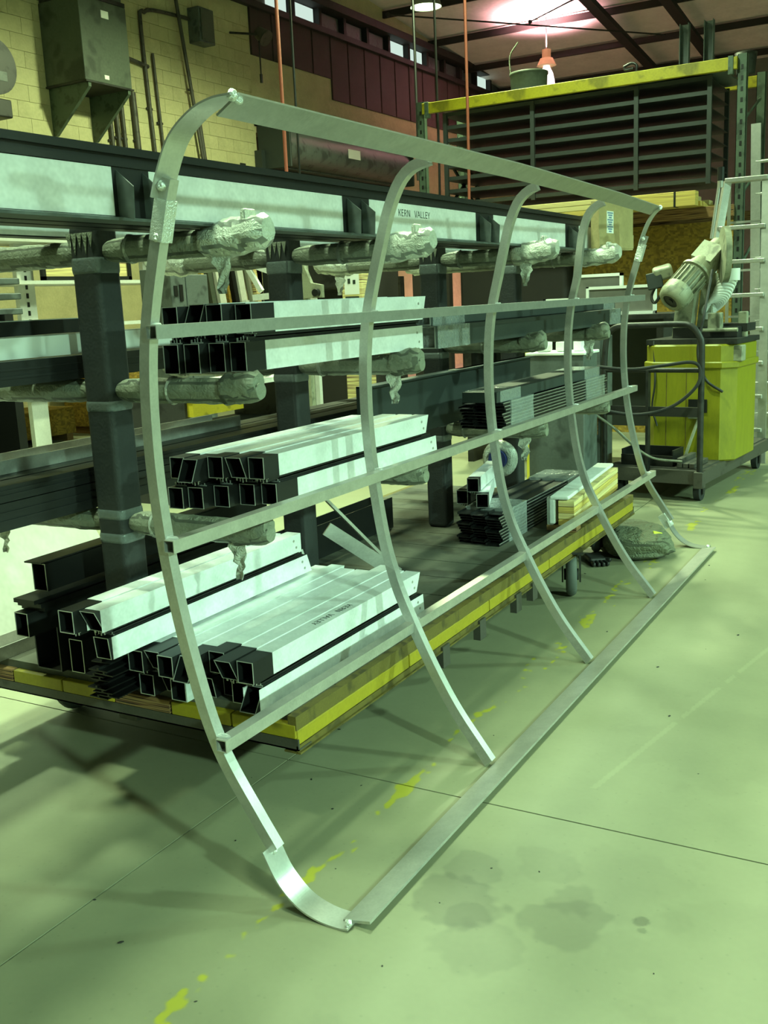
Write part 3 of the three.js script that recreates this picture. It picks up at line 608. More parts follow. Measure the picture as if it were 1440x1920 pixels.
{ // white drum with blue lining behind
  const t = thing('plastic_roll', 'pale plastic roll with blue core standing on the far deck', 'roll', [-2.32, DECK + 0.171, -5.45]);
  mesh(t, 'roll', [at(new THREE.TorusGeometry(0.075, 0.035, 10, 26), 0, 0.11, 0)], M.wrap);
  mesh(t, 'core', cyl(0.055, 0.055, 0.10, 0, 0.11, 0, Math.PI / 2), M.bluePlastic);
}
// dark mullions at the far side of the near deck
[[-2.69, DECK + 0.166, -2.22, 1.3], [-2.60, DECK + 0.001, -2.36, 1.3], [-2.67, DECK + 0.306, -2.30, 1.3]].forEach(([x, y, z, len], i) => {
  const t = thing('dark_mullion', `black mullion with sawn end beside the wrapped post, ${['second course', 'lowest by the post', 'topmost course'][i]}`, 'mullion', [x, y, z], 0.02 * (i - 1), 'black mullions beside the post');
  const [so, si] = section(0.062, [0.082, 0.12, 0.095][i], 0.0024);
  mesh(t, 'tube', extrude(so, len, [si]).translate(0, 0, -len), M.black);
  mesh(t, 'cut_edge', extrude(so, 0.002, [si]), M.edge);
  if (i === 2) mesh(t, 'fin', span(-0.045, 0.035, 0.099, 0.104, 0.02, -len), M.blackSatin);
  if (i === 2) mesh(t, 'web', span(-0.02, 0.02, 0.095, 0.099, -0.02, -len), M.blackSatin);
});
{
  const t = thing('flat_stock', 'stack of flat black bars between the courses beside the wrapped post', 'metal bars', [-2.67, DECK + 0.2485, -2.26]);
  for (let k = 0; k < 3; k++) mesh(t, 'bar', span(-0.06 + 0.006 * (k % 3), 0.05 + 0.008 * (k % 2), k * 0.017, k * 0.017 + 0.014, 0.02 * ((k * 5) % 4), -1.2), M.black);
}
// a heap of thin gasket strips at the near deck edge
for (let k = 0; k < 9; k++) {
  const t = thing('gasket_strip', 'thin black gasket strip in the loose heap at the near deck edge', 'strip', [-2.36 + 0.014 * ((k * 4) % 5), DECK + 0.001 + 0.0155 * k, -2.21 + 0.010 * ((k * 5) % 4)], 0.04 * (k % 3 - 1), 'gasket strips at the near deck edge');
  mesh(t, 'strip', [span(-0.04, 0.04, 0, 0.004, 0, -0.175), span(-0.004, 0.004, 0.004, 0.012, 0, -0.175)], M.black);
}
{ // long pale channel running off past the cart
  const t = thing('floor_channel', 'long grey channel overhanging the near deck edge', 'metal strip', [-3.02, DECK + 0.001, -1.9]);
  mesh(t, 'channel', extrude([[-0.06, 0], [0.06, 0], [0.06, 0.05], [0.055, 0.05], [0.055, 0.005], [-0.055, 0.005], [-0.055, 0.05], [-0.06, 0.05]], 2.4).translate(0, 0, -2.4), M.alu);
  const u = thing('floor_channel', 'long black channel lying under the sawn mullions beside the grey one', 'metal strip', [-2.72, DECK + 0.0005, -2.34]);
  mesh(u, 'channel', extrude([[-0.06, 0], [0.06, 0], [0.06, 0.165], [0.055, 0.165], [0.055, 0.005], [-0.055, 0.005], [-0.055, 0.165], [-0.06, 0.165]], 2.4).translate(0, 0, -2.4), M.blackSatin);
}
{ // white sheet behind the cart
  const t = thing('white_sheet', 'large white sheet standing behind the near end of the cart', 'panel', [-3.62, 0, -3.1], 0.12);
  mesh(t, 'sheet', box(0.02, 0.95, 1.9, -0.25, 0.41, 0.2, 0, 0, 0.52), M.white);
  mesh(t, 'paper_roll', at(sleeve(0.72, 0.045, 4, 0.05), -0.19, 0.375, 0.55, 0, 0, Math.PI / 2 + 0.52), M.filmWhite, 'white paper roll leaning on the sheet');
}
{ // cardboard box on the far arm tip
  const t = thing('cardboard_box', 'flat cardboard box with a white label on the far top arm', 'box', [-1.845, 1.788, -6.13], -0.10);
  mesh(t, 'carton', [rbox(0.05, 0.27, 0.52, -0.010, 0.135, 0, 0.003)], M.card);
  mesh(t, 'flap', [box(0.003, 0.08, 0.52, 0.0165, 0.05, 0)], M.card);
  mesh(t, 'label', box(0.001, 0.125, 0.10, 0.0158, 0.155, 0.10), M.paper, 'white printed label');
  const rows = []; for (let k = 0; k < 9; k++) rows.push(box(0.0008, 0.008, 0.08 - 0.02 * (k % 3), 0.0166, 0.207 - k * 0.013, 0.10));
  mesh(t, 'label_print', rows, mat([0.16, 0.24, 0.40], 0.8));
}
{ // hanging rag bits on the tape etc: white cup on far edge
  const t = thing('sandbag', 'crumpled sandbag with a yellow patch on the floor behind the cart', 'bag', [-1.66, 0, -5.93], 0.5);
  const g = new THREE.SphereGeometry(1, 36, 20), p = g.attributes.position;
  for (let i = 0; i < p.count; i++) {
    let x = p.getX(i), y = p.getY(i), z = p.getZ(i);
    const f = 1 + 0.14 * perlin.noise(x * 2.2, y * 2.2, z * 2.2) + 0.06 * perlin.noise(x * 7, y * 7, z * 7);
    const sq = (v) => Math.sign(v) * Math.pow(Math.abs(v), 0.62);
    p.setXYZ(i, sq(x) * 0.20 * f, Math.max(0, 0.075 + sq(y) * 0.075 * f), sq(z) * 0.30 * f);
  }
  g.computeVertexNormals(); mesh(t, 'bag', g, M.bag);
  mesh(t, 'patch', [rbox(0.06, 0.008, 0.08, 0.10, 0.128, 0.20, 0.004, 0.5, 0.2, -0.3)], M.bagYellow, 'yellow plastic patch');
  const u = thing('glove', 'dark work glove lying on the floor beside the sandbag', 'glove', [-1.80, 0, -5.60], 0.6);
  const fingers = [rbox(0.10, 0.035, 0.14, 0, 0.02, 0, 0.015)];
  for (let k = 0; k < 4; k++) fingers.push(rbox(0.02, 0.024, 0.085 - 0.01 * Math.abs(k - 1.5), -0.037 + k * 0.025, 0.014, 0.10, 0.009, 0, 0.08 * (k - 1.5)));
  fingers.push(rbox(0.022, 0.024, 0.07, 0.062, 0.014, 0.02, 0.009, 0, 0.7));
  mesh(u, 'glove', fingers, M.steelDark);
}

// ───────────────────────── machine cart at the far end ─────────────────────────
{
  const t = thing('machine_cart', 'black platform cart with tubular push handle carrying the yellow machine', 'cart', [-1.62, 0, -7.45], -0.10);
  mesh(t, 'platform', [span(-0.66, 0.02, 0.20, 0.25, 0, -1.72)], M.steel);
  mesh(t, 'rail', [span(0.0, 0.05, 0.14, 0.24, 0.04, -1.76), span(-0.70, -0.66, 0.14, 0.24, 0.04, -1.76), span(-0.70, 0.05, 0.14, 0.24, 0.04, -0.02)], M.steel);
  mesh(t, 'handle', tube([[0.03, 0.16, 0.05], [0.03, 0.6, 0.05], [0.03, 1.10, 0.05], [0.015, 1.20, 0.05], [-0.04, 1.275, 0.05], [-0.12, 1.295, 0.05], [-0.4, 1.295, 0.05], [-0.58, 1.29, 0.05], [-0.66, 1.25, 0.05], [-0.69, 1.16, 0.05], [-0.70, 0.9, 0.05], [-0.70, 0.16, 0.05]], 0.022, 90, 10), M.steelDark, 'black tubular handle');
  mesh(t, 'cross_rail', rod([0.03, 0.97, 0.05], [-0.70, 0.97, 0.05], 0.018), M.steelDark);
  mesh(t, 'cross_rail', box(0.73, 0.07, 0.02, -0.335, 0.67, 0.05), M.steelDark);
  mesh(t, 'cross_rail', bar([-0.36, 0.16, 0.05], [-0.36, 0.97, 0.05], 0.05, 0.02), M.steelDark);
  mesh(t, 'corner_bracket', [rbox(0.07, 0.12, 0.07, 0.03, 0.18, 0.05, 0.006)], M.steel);
  for (const [x, z] of [[-0.02, -0.1], [-0.62, -0.1], [-0.02, -1.6], [-0.62, -1.6]]) {
    const c = new THREE.Group(); c.name = 'caster'; c.position.set(x, 0, z); t.add(c);
    mesh(c, 'wheel', [cyl(0.075, 0.075, 0.045, 0, 0.075, 0, 0, 0, Math.PI / 2, 24)], M.rubber);
    mesh(c, 'fork', [box(0.008, 0.10, 0.045, 0.034, 0.10, 0), box(0.008, 0.10, 0.045, -0.034, 0.10, 0), box(0.09, 0.01, 0.09, 0, 0.152, 0)], M.steelDark);
  }
  const b = thing('tool_tray', 'black tray with steel offcuts on the machine cart platform', 'tray', [-2.0, 0.251, -7.62], -0.1);
  mesh(b, 'tray', [span(-0.2, 0.2, 0, 0.012, -0.12, 0.1), span(-0.2, -0.19, 0, 0.12, -0.12, 0.1), span(0.19, 0.2, 0, 0.12, -0.12, 0.1), span(-0.2, 0.2, 0, 0.12, -0.13, -0.12), span(-0.2, 0.2, 0, 0.08, 0.1, 0.11)], M.black);
  const c = thing('steel_bars', 'short stack of dark steel bars on the machine cart corner', 'metal bars', [-1.68, 0.251, -7.62], -0.1);
  for (let k = 0; k < 4; k++) mesh(c, 'bar', rbox(0.04, 0.035, 0.32, -0.06 + 0.045 * (k % 3), 0.018 + 0.036 * Math.floor(k / 3), 0.0, 0.004), M.steel);
}
// lime yellow machine with a slanted motor and saw head
{
  const t = thing('saw_machine', 'lime yellow cabinet machine with slanted grey motor and saw head', 'machine', [-1.78, 0.251, -8.25], -0.10);
  const pts = []; const a = 0.34, b = 0.33, c = 0.09;
  for (const [x, y] of [[-a, -b + c], [-a + c, -b], [a - c, -b], [a, -b + c], [a, b - c], [a - c, b], [-a + c, b], [-a, b - c]]) pts.push([x, y]);
  mesh(t, 'cabinet', at(extrude(pts, 0.86, [], 0.012), 0, 0, 0, -Math.PI / 2), M.lime, 'lime yellow cabinet');
  mesh(t, 'cabinet_rim', at(extrude(pts.map(([x, y]) => [x * 1.06, y * 1.06]), 0.035, [], 0.008), 0, 0.70, 0, -Math.PI / 2), M.lime);
  mesh(t, 'recess', span(0.02, 0.16, 0.36, 0.46, 0.338, 0.36), M.black);
  mesh(t, 'pipe_fitting', [rod([0.03, 0.33, 0.37], [0.12, 0.33, 0.37], 0.018), rod([0.11, 0.33, 0.37], [0.02, 0.02, 0.42], 0.012)], M.machine);
  mesh(t, 'socket', rbox(0.06, 0.06, 0.03, 0.25, 0.45, 0.30, 0.008), M.black);
  mesh(t, 'door_seam', [span(-0.16, -0.155, 0.06, 0.66, 0.342, 0.346), span(-0.005, 0.0, 0.06, 0.66, 0.342, 0.346)], M.yellowDark);
  mesh(t, 'latch_block', rbox(0.12, 0.12, 0.10, 0.33, 0.80, 0.22, 0.01), M.machine);
  mesh(t, 'table', [span(-0.34, 0.36, 0.87, 0.91, -0.3, 0.3), span(-0.20, 0.30, 0.91, 0.99, -0.12, 0.1), span(0.1, 0.34, 0.95, 1.01, -0.25, -0.02)], M.steelDark, 'dark machined table');
  mesh(t, 'vice', [rbox(0.10, 0.14, 0.08, 0.14, 1.03, 0.12, 0.01), rod([0.05, 0.97, 0.16], [0.32, 0.97, 0.16], 0.016)], M.machine);
  mesh(t, 'fence', rbox(0.07, 0.2, 0.05, 0.3, 1.0, -0.05, 0.01), M.machine);
  mesh(t, 'pillar', [bar([-0.16, 0.9, -0.02], [-0.12, 1.32, -0.04], 0.12, 0.14), bar([-0.02, 0.9, -0.1], [0.02, 1.4, -0.14], 0.10, 0.10)], M.machine);
  // motor axis from its fan cover up to the gear head
  const A = V(-0.135, 1.215, 0.30), B = V(0.075, 1.60, -0.12);
  const on = (g, s) => { const d = B.clone().sub(A).normalize(), p = A.clone().addScaledVector(d, s); g.applyQuaternion(new THREE.Quaternion().setFromUnitVectors(V(0, 1, 0), d)); return g.translate(p.x, p.y, p.z); };
  const L = A.distanceTo(B);
  const motor = mesh(t, 'motor', [on(new THREE.CylinderGeometry(0.098, 0.098, 0.24, 28), 0.17), on(new THREE.CylinderGeometry(0.125, 0.125, 0.022, 28), 0.30)], M.machine, 'grey finned electric motor');
  const fins = []; for (let k = 0; k < 18; k++) { const g = new THREE.BoxGeometry(0.024, 0.20, 0.006).translate(0.105, 0, 0).rotateY(k / 18 * 2 * Math.PI); fins.push(on(g, 0.17)); }
  mesh(motor, 'cooling_fin', fins, M.machine);
  const cover = new THREE.LatheGeometry([[0.118, 0.10], [0.120, 0.03], [0.108, -0.012], [0.088, -0.030], [0.062, -0.034], [0.062, -0.02]].map((q) => new THREE.Vector2(...q)), 30);
  mesh(motor, 'fan_cover', on(cover, 0.0), M.machine);
  mesh(motor, 'fan_opening', on(new THREE.CylinderGeometry(0.061, 0.061, 0.012, 24), -0.016), M.black, 'dark fan opening');
  mesh(motor, 'fan_hub', on(new THREE.CylinderGeometry(0.018, 0.018, 0.006, 14), -0.026), M.steelDark);
  mesh(t, 'gear_head', [on(new THREE.CylinderGeometry(0.085, 0.105, 0.10, 24), 0.36), on(new THREE.BoxGeometry(0.17, 0.18, 0.16), 0.47), on(new THREE.CylinderGeometry(0.07, 0.08, 0.1, 20), 0.58)], M.machine);
  mesh(t, 'terminal_box', [rbox(0.15, 0.10, 0.17, -0.30, 1.42, 0.06, 0.025, 0.25, 0.35, 0.25)], M.machine, 'terminal box');
  mesh(t, 'terminal_end', [rbox(0.12, 0.13, 0.02, -0.33, 1.36, 0.155, 0.02, -0.1, 0.3, 0.2)], M.darkGreen);
  mesh(t, 'blade_guard', [at(cyl(0.20, 0.20, 0.045, 0, 0, 0, 0, 0, Math.PI / 2, 36).scale(1, 1.05, 0.8), 0.17, 1.53, 0.02, 0, 0.5)], M.machine, 'round saw blade guard');
  mesh(t, 'guard_mark', [at(cyl(0.05, 0.05, 0.004, 0, 0, 0, 0, 0, Math.PI / 2, 20).scale(1, 1.4, 0.7), 0.196, 1.57, 0.03, 0, 0.5)], mat([0.10, 0.55, 0.06], 0.5), 'green sticker');
  mesh(t, 'lever', [rod([0.02, 1.66, -0.12], [0.06, 2.06, -0.16], 0.013), cyl(0.022, 0.022, 0.12, 0.066, 2.10, -0.166)], M.aluBright, 'bright steel pull lever');
  mesh(t, 'lever_knob', cyl(0.026, 0.026, 0.10, 0.068, 2.14, -0.168), M.black);
  mesh(t, 'cable', [tube([[-0.33, 1.33, 0.12], [-0.36, 1.24, 0.14], [-0.33, 1.19, 0.15], [-0.29, 1.24, 0.15], [-0.27, 1.30, 0.14]], 0.012, 30), tube([[0.12, 1.42, 0.16], [0.13, 1.1, 0.36], [0.10, 0.82, 0.40], [0.16, 0.62, 0.40], [0.28, 0.52, 0.36]], 0.011, 40), tube([[-0.28, 0.9, 0.3], [-0.24, 0.6, 0.37], [-0.26, 0.4, 0.37], [-0.22, 0.25, 0.37]], 0.008, 30)], M.steelDark);
  const d = thing('dust_hose', 'short white flexible hose beside the saw head', 'hose', [-1.62, 1.262, -8.35], 0.0);
  const seg = []; for (let k = 0; k < 14; k++) { const u = k / 13; seg.push(at(new THREE.TorusGeometry(0.062, 0.014, 8, 20), -0.12 + 0.14 * u, 0.12 + 0.20 * u * u + 0.04 * u, 0.02, Math.PI / 2 - 0.9 + 0.5 * u, 0.9 * (1 - u), 0)); }
  mesh(d, 'hose', seg, M.filmWhite); mesh(d, 'cuff', [cyl(0.07, 0.07, 0.09, 0.03, 0.37, 0.02), cyl(0.055, 0.06, 0.05, -0.13, 0.06, 0.0)], M.paper);
}
// cables draped over the push handle
{
  const t = thing('power_cable', 'black cable draped in loops over the machine cart handle', 'cable');
  mesh(t, 'cable', [tube([[-2.42, 1.02, -7.30], [-2.1, 0.985, -7.34], [-1.85, 1.01, -7.35], [-1.66, 1.03, -7.36], [-1.60, 0.98, -7.38], [-1.62, 0.86, -7.36], [-1.78, 0.72, -7.34], [-2.0, 0.66, -7.32], [-2.22, 0.68, -7.30], [-2.45, 0.76, -7.25]], 0.012, 90)], M.rubber);
  const u = thing('grey_cable', 'grey cable hanging diagonally from the cart to the machine tray', 'cable');
  mesh(u, 'cable', [tube([[-2.42, 0.74, -7.2], [-2.2, 0.58, -7.25], [-2.05, 0.42, -7.33], [-1.92, 0.33, -7.38], [-1.72, 0.31, -7.40]], 0.010, 50)], M.wrapGrey);
}
// step ladder
{
  const t = thing('step_ladder', 'tall aluminium step ladder standing behind the yellow machine', 'ladder', [-1.72, 0, -9.6]);
  for (const s of [-1, 1]) {
    mesh(t, 'front_rail', [bar([s * (s < 0 ? 0.46 : 0.24), 0, 0.28], [s * 0.165, 2.44, -0.02], 0.035, 0.07)], M.aluBright);
    mesh(t, 'rear_rail', [bar([s * 0.30, 0, -0.85], [s * 0.16, 2.40, -0.1], 0.03, 0.04)], M.alu);
  }
  for (let k = 1; k < 8; k++) { const y = k * 0.292, u = y / 2.44, xl = -0.46 + u * 0.295, xr = 0.24 - u * 0.075; mesh(t, 'step', rbox(xr - xl, 0.035, 0.085, (xl + xr) / 2, y, 0.28 - 0.30 * u, 0.006), M.aluBright); }
  mesh(t, 'top_cap', rbox(0.36, 0.04, 0.14, 0, 2.45, -0.05, 0.008), M.alu);
  for (let k = 1; k < 6; k++) mesh(t, 'rear_brace', bar([-0.28 + 0.02 * k, k * 0.42, -0.85 + 0.13 * k], [0.28 - 0.02 * k, k * 0.42, -0.85 + 0.13 * k], 0.02, 0.02), M.alu);
  const u = thing('plank_ladder', 'pale grey extension ladder leaning beside the rack upright', 'ladder', [-1.60, 0, -10.70]);
  for (const s of [-0.14, 0.14]) mesh(u, 'rail', bar([s, 0, 0.2], [s - 0.1, 3.05, 0], 0.03, 0.09), M.alu);
  for (let k = 1; k < 10; k++) mesh(u, 'rung', rod([-0.14 - 0.0328 * k * 0.3, k * 0.3, 0.2 - 0.0197 * k], [0.14 - 0.0328 * k * 0.3, k * 0.3, 0.2 - 0.0197 * k], 0.017), M.alu);
}

// ───────────────────────── pallet rack with its steel shelf unit ─────────────────────────
const RZ = -10.8;
{
  const t = thing('pallet_rack', 'tall green pallet rack with lime yellow beams', 'rack', [-3.72, 0, RZ]);
  for (const x of [-1.76, 1.72]) for (const z of [0, -1.05]) {
    const up = mesh(t, 'upright', [span(x - 0.045, x + 0.045, 0, 3.72, z - 0.003, z), span(x - 0.045, x - 0.040, 0, 3.72, z - 0.07, z), span(x + 0.040, x + 0.045, 0, 3.72, z - 0.07, z)], M.rackGreen, 'green perforated upright');
    if (z === 0) { const h = []; for (let y = 1.3; y < 3.68; y += 0.1) h.push(box(0.022, 0.042, 0.004, x, y, 0.001)); mesh(up, 'slot', h, M.black); }
  }
  for (const x of [-1.76, 1.72]) for (let k = 0; k < 5; k++) mesh(t, 'frame_brace', rod([x, 0.3 + k * 0.7, -0.04], [x, 0.65 + k * 0.7, -1.02], 0.014, 6), M.rackGreen);
  for (const [y, h] of [[3.60, 0.115], [2.24, 0.11], [1.02, 0.11]]) for (const z of [0.02, -1.09]) mesh(t, 'beam', [rbox(3.40, h, 0.045, -0.02, y + h / 2 - 0.02, z, 0.006)], y === 2.24 ? M.brownWood : M.limeBeam, 'lime yellow box beam');
  for (const x of [-1.66, 1.62]) mesh(t, 'beam_connector', rbox(0.05, 0.17, 0.06, x, 3.62, 0.02, 0.005), M.rackGreen);
}
{ // dark steel shelf unit stored on the rack
  const t = thing('steel_shelf_unit', 'long dark steel shelving unit with eight shelves stored on the pallet rack', 'shelving', [-3.80, 2.56, RZ - 0.10]);
  const xs = [-1.42, -0.38, 0.75, 1.48];
  for (const x of xs) mesh(t, 'post', span(x - 0.022, x + 0.022, 0, 1.02, -0.02, 0.02), M.rackDark);
  for (const x of [-1.42, 1.48]) mesh(t, 'rear_post', span(x - 0.022, x + 0.022, 0, 1.02, -0.86, -0.82), M.rackDark);
  for (let k = 0; k < 8; k++) mesh(t, 'shelf', [span(-1.44, 1.50, 0.02 + k * 0.138, 0.06 + k * 0.138, -0.005, -0.012), span(-1.44, 1.50, 0.02 + k * 0.138, 0.026 + k * 0.138, -0.012, -0.86)], M.rackDark, 'dark folded steel shelf');
  mesh(t, 'end_panel', [bar([-1.42, 0.05, -0.1], [-1.42, 0.5, -0.8], 0.02, 0.03), bar([-1.42, 0.05, -0.8], [-1.42, 0.5, -0.1], 0.02, 0.03)], M.rackDark);
  const u = thing('cover_sheet', 'dusty grey green sheet lying over the steel shelving unit', 'sheet', [-3.72, 3.582, RZ - 0.5]);
  const g = new THREE.BoxGeometry(3.1, 0.012, 0.85, 60, 1, 12), p = g.attributes.position;
  for (let i = 0; i < p.count; i++) p.setY(i, p.getY(i) + 0.022 * (1 + perlin.noise(p.getX(i) * 3, p.getZ(i) * 3, 4)));
  g.computeVertexNormals(); mesh(u, 'sheet', g, M.greyPaint);
}
// lumber below the shelf unit
for (let r = 0; r < 3; r++) for (let c = 0; c < 4; c++) {
  const t = thing('lumber_board', `pale lumber board stored under the steel shelving, ${['bottom', 'middle', 'top'][r]} layer`, 'lumber', [-3.45 - 0.12 * r + 0.02 * c, 2.331 + r * 0.052, RZ + 0.08 - c * 0.21], 0.01 * (c - 1.5), 'lumber boards under the steel shelving');
  mesh(t, 'board', rbox(2.25 - 0.1 * ((r * 3 + c) % 3), 0.048, 0.19, 0, 0.024, 0, 0.004), r === 0 ? M.lumber : M.lumberPale);
}
{
  const t = thing('lumber_block', 'wide timber block below the lumber stack', 'lumber', [-2.75, 2.331, RZ + 0.25]);
  mesh(t, 'block', rbox(0.80, 0.14, 0.14, 0, 0.07, 0, 0.005), M.lumber);
  mesh(t, 'strap', box(0.02, 0.146, 0.146, 0.2, 0.07, 0), M.steelDark);
}
{ // things on top of the rack
  const t = thing('grey_bucket', 'round grey green bucket on top of the pallet rack', 'bucket', [-4.35, 3.618, RZ - 0.45]);
  mesh(t, 'bucket', new THREE.LatheGeometry([[0.001, 0], [0.19, 0], [0.205, 0.30], [0.213, 0.30], [0.213, 0.325], [0.196, 0.325], [0.18, 0.02]].map((q) => new THREE.Vector2(...q)), 30), M.boxGreen);
  mesh(t, 'strap', tube([[-0.205, 0.27, 0], [-0.22, 0.52, 0.0], [-0.12, 0.66, 0]], 0.008, 16), M.wrapGrey);
  for (const [x, l] of [[-2.62, 'with a scratched face'], [-2.38, 'with a plain face']]) {
    const u = thing('upright_channel', 'tall grey green channel standing on the rack ' + l, 'metal channel', [x, 3.618, RZ - 0.30]);
    mesh(u, 'channel', extrude([[-0.045, -0.04], [0.045, -0.04], [0.045, 0.04], [0.039, 0.04], [0.039, -0.034], [-0.039, -0.034], [-0.039, 0.04], [-0.045, 0.04]], 0.52).rotateX(-Math.PI / 2).rotateY(Math.PI), M.greyPaint);
  }
  const c = thing('dark_pot', 'dark round pot at the ladder end of the rack top', 'pot', [-2.06, 3.618, RZ - 0.5]);
  mesh(c, 'pot', new THREE.LatheGeometry([[0.001, 0], [0.09, 0], [0.105, 0.16], [0.11, 0.2], [0.06, 0.215], [0.001, 0.22]].map((q) => new THREE.Vector2(...q)), 24), M.steelDark);
  const h = thing('c_clamp', 'dark clamp hooked on the rack beam', 'clamp', [-3.05, 3.696, RZ + 0.02]);
  mesh(h, 'clamp', [tube([[-0.1, 0.06, 0], [-0.02, 0.085, 0], [0.03, 0.06, 0], [0.03, 0.0, 0]], 0.014, 20), tube([[-0.1, 0.06, 0], [-0.08, 0.03, 0], [0.0, 0.035, 0]], 0.012, 14)], M.black);
}
{ // osb sheet under the rack and the dark stock behind
  const t = thing('osb_sheet', 'upright osb sheet under the pallet rack', 'panel', [-3.0, 0, RZ - 0.30]);
  mesh(t, 'sheet', span(-0.80, 0.95, 0, 2.20, -0.012, 0.006), M.osb);
  const u = thing('dark_stock', 'dark covered stock standing under the pallet rack', 'crate', [-4.5, 0, RZ - 0.5]);
  mesh(u, 'cover', [rbox(1.3, 1.9, 0.6, 0, 0.95, 0, 0.05)], M.purlin);
  mesh(u, 'lid', rbox(1.36, 0.05, 0.66, 0, 1.925, 0, 0.01), M.purlin);
}

{ // crumbs of swarf and grit on the aisle floor
  const bits = [];
  for (let n = 0; n < 60; n++) { const r = rr(0.0015, 0.005); bits.push(new THREE.IcosahedronGeometry(r, 0).scale(rr(0.8, 2.4), 0.5, 1).rotateY(rr(0, 3)).translate(rr(-2.2, 0.6), r * 0.4, rr(-6, -1.0))); }
  const m = mesh(scene, 'floor_grit', bits, M.steelDark); m.userData = { label: 'scattered crumbs of dark swarf and grit on the aisle floor', category: 'grit', kind: 'stuff' };
}
// ───────────────────────── background along the left wall ─────────────────────────
{ // wall heater box on brackets
  const t = thing('wall_heater', 'large grey green metal box on brackets high on the block wall', 'heater', [WX + 0.013, 4.42, -10.475]);
  mesh(t, 'casing', [rbox(0.70, 1.00, 0.84, 0.35, 0.52, 0, 0.015)], M.boxGreen);
  mesh(t, 'top_section', [rbox(0.66, 0.7, 0.80, 0.33, 1.42, 0, 0.015)], M.boxGreen);
  mesh(t, 'seam_rail', [span(0.02, 0.70, 1.02, 1.07, -0.41, 0.41)], M.steelDark);
  for (const z of [0.33, -0.38]) mesh(t, 'bracket', [extrude([[0, 0.02], [0.70, 0.02], [0.70, -0.05], [0.05, -0.58], [0, -0.58]], 0.05).translate(0, 0, z)], M.rackGreen);
  mesh(t, 'shelf_plate', span(0, 0.72, 0.0, 0.02, -0.43, 0.43), M.steelDark);
  mesh(t, 'notice', box(0.004, 0.09, 0.13, 0.702, 0.86, -0.02), M.paper, 'small paper notice');
  mesh(t, 'notice', box(0.004, 0.05, 0.08, 0.702, 0.10, 0.04), M.paper, 'tiny paper label');
  const f = thing('wall_fan', 'dark round fan drum mounted on the block wall before the heater', 'fan', [WX + 0.02, 4.2, -8.42]);
  f.userData.label = 'dark round fan drum mounted on the block wall before the heater';
  mesh(f, 'drum', [cyl(0.30, 0.30, 0.4, 0.75, 0.1, 0, 0, 0, Math.PI / 2, 30)], M.steelDark);
  mesh(f, 'mount', [rbox(0.75, 0.20, 0.5, 0.5, -0.32, 0, 0.02), rod([0.1, -0.4, 0], [0.1, 0.1, 0], 0.04)], M.steelDark);
  mesh(f, 'nameplate', box(0.004, 0.10, 0.3, 0.953, 0.0, 0), M.greyPaint);
}
{ // conduits
  const specs = [
    [[[0.04, 3.3, -12.02], [0.04, 5.55, -11.92], [0.04, 5.72, -12.0], [0.04, 5.80, -12.25], [0.04, 5.85, -13.2]], 0.028, 'bent conduit rising to the junction box'],
    [[[0.04, 3.3, -12.22], [0.04, 5.2, -12.12]], 0.022, 'straight conduit beside the bent one'],
    [[[0.10, 3.3, -13.10], [0.10, 6.3, -12.62]], 0.028, 'tall dark conduit running up past the junction box'],
    [[[0.04, 5.05, -11.55], [0.04, 5.0, -12.0]], 0.03, 'short conduit stub out of the heater'],
    [[[0.04, 3.3, -11.15], [0.04, 4.5, -11.12]], 0.03, 'pipe below the heater, closest to its near bracket'],
    [[[0.04, 3.3, -11.28], [0.04, 4.6, -11.25]], 0.03, 'pipe below the heater, second from its near bracket'],
    [[[0.04, 3.3, -11.40], [0.04, 4.6, -11.37]], 0.03, 'pipe below the heater, third from its near bracket'],
    [[[0.04, 3.3, -11.66], [0.04, 4.6, -11.62]], 0.045, 'thick pipe beside the heater bracket'],
    [[[0.04, 4.5, -13.05], [0.04, 3.3, -13.2]], 0.035, 'thin dark bar leaning on the wall by the tall conduit'],
    [[[0.5, 5.3, -9.6], [0.5, 6.2, -9.55]], 0.03, 'drop pipe in front of the heater'],
  ];
  for (const [pts, r, l] of specs) {
    const t = thing('conduit', l + ' on the block wall', 'conduit', [WX + 0.012, 0, 0]);
    mesh(t, 'pipe', tube(pts, r, pts.length * 10, 8), M.steel);
    const c = pts[0].map((v, i) => (v + pts[1][i]) / 2); mesh(t, 'clip', box(0.02, 0.03, 0.12, c[0] - 0.015, c[1], c[2]), M.steelDark);
  }
  const j = thing('junction_box', 'grey junction box at the end of the bent conduit', 'electrical box', [WX + 0.013, 5.55, -13.2]);
  mesh(j, 'case', rbox(0.22, 0.5, 0.36, 0.11, 0.2, 0, 0.01), M.greyPaint); mesh(j, 'cover', rbox(0.02, 0.44, 0.30, 0.23, 0.2, 0, 0.006), M.boxGreen);
  const w = thing('wall_spotlight', 'small dark spotlight with a hanging pull cord on the wall', 'lamp', [WX + 0.013, 5.75, -14.35]);
  mesh(w, 'bracket', bar([0, 0.1, 0.3], [0.4, 0.05, 0.1], 0.03, 0.03), M.steelDark); mesh(w, 'head', cyl(0.09, 0.13, 0.2, 0.42, 0.05, 0, 0, 0, 0.9), M.steel); mesh(w, 'cord', [rod([0.42, -0.05, 0.1], [0.42, -0.55, 0.1], 0.012), rod([0.42, -0.55, 0.1], [0.42, -0.68, 0.1], 0.025)], M.black);
  const s = thing('wall_socket', 'small dark socket plate on the wall by the roller door', 'socket', [WX + 0.013, 3.78, -14.15]);
  mesh(s, 'plate', rbox(0.02, 0.18, 0.14, 0.01, 0, 0, 0.004), M.steelDark); mesh(s, 'insert', rbox(0.01, 0.12, 0.07, 0.024, 0, 0, 0.003), M.black);
}
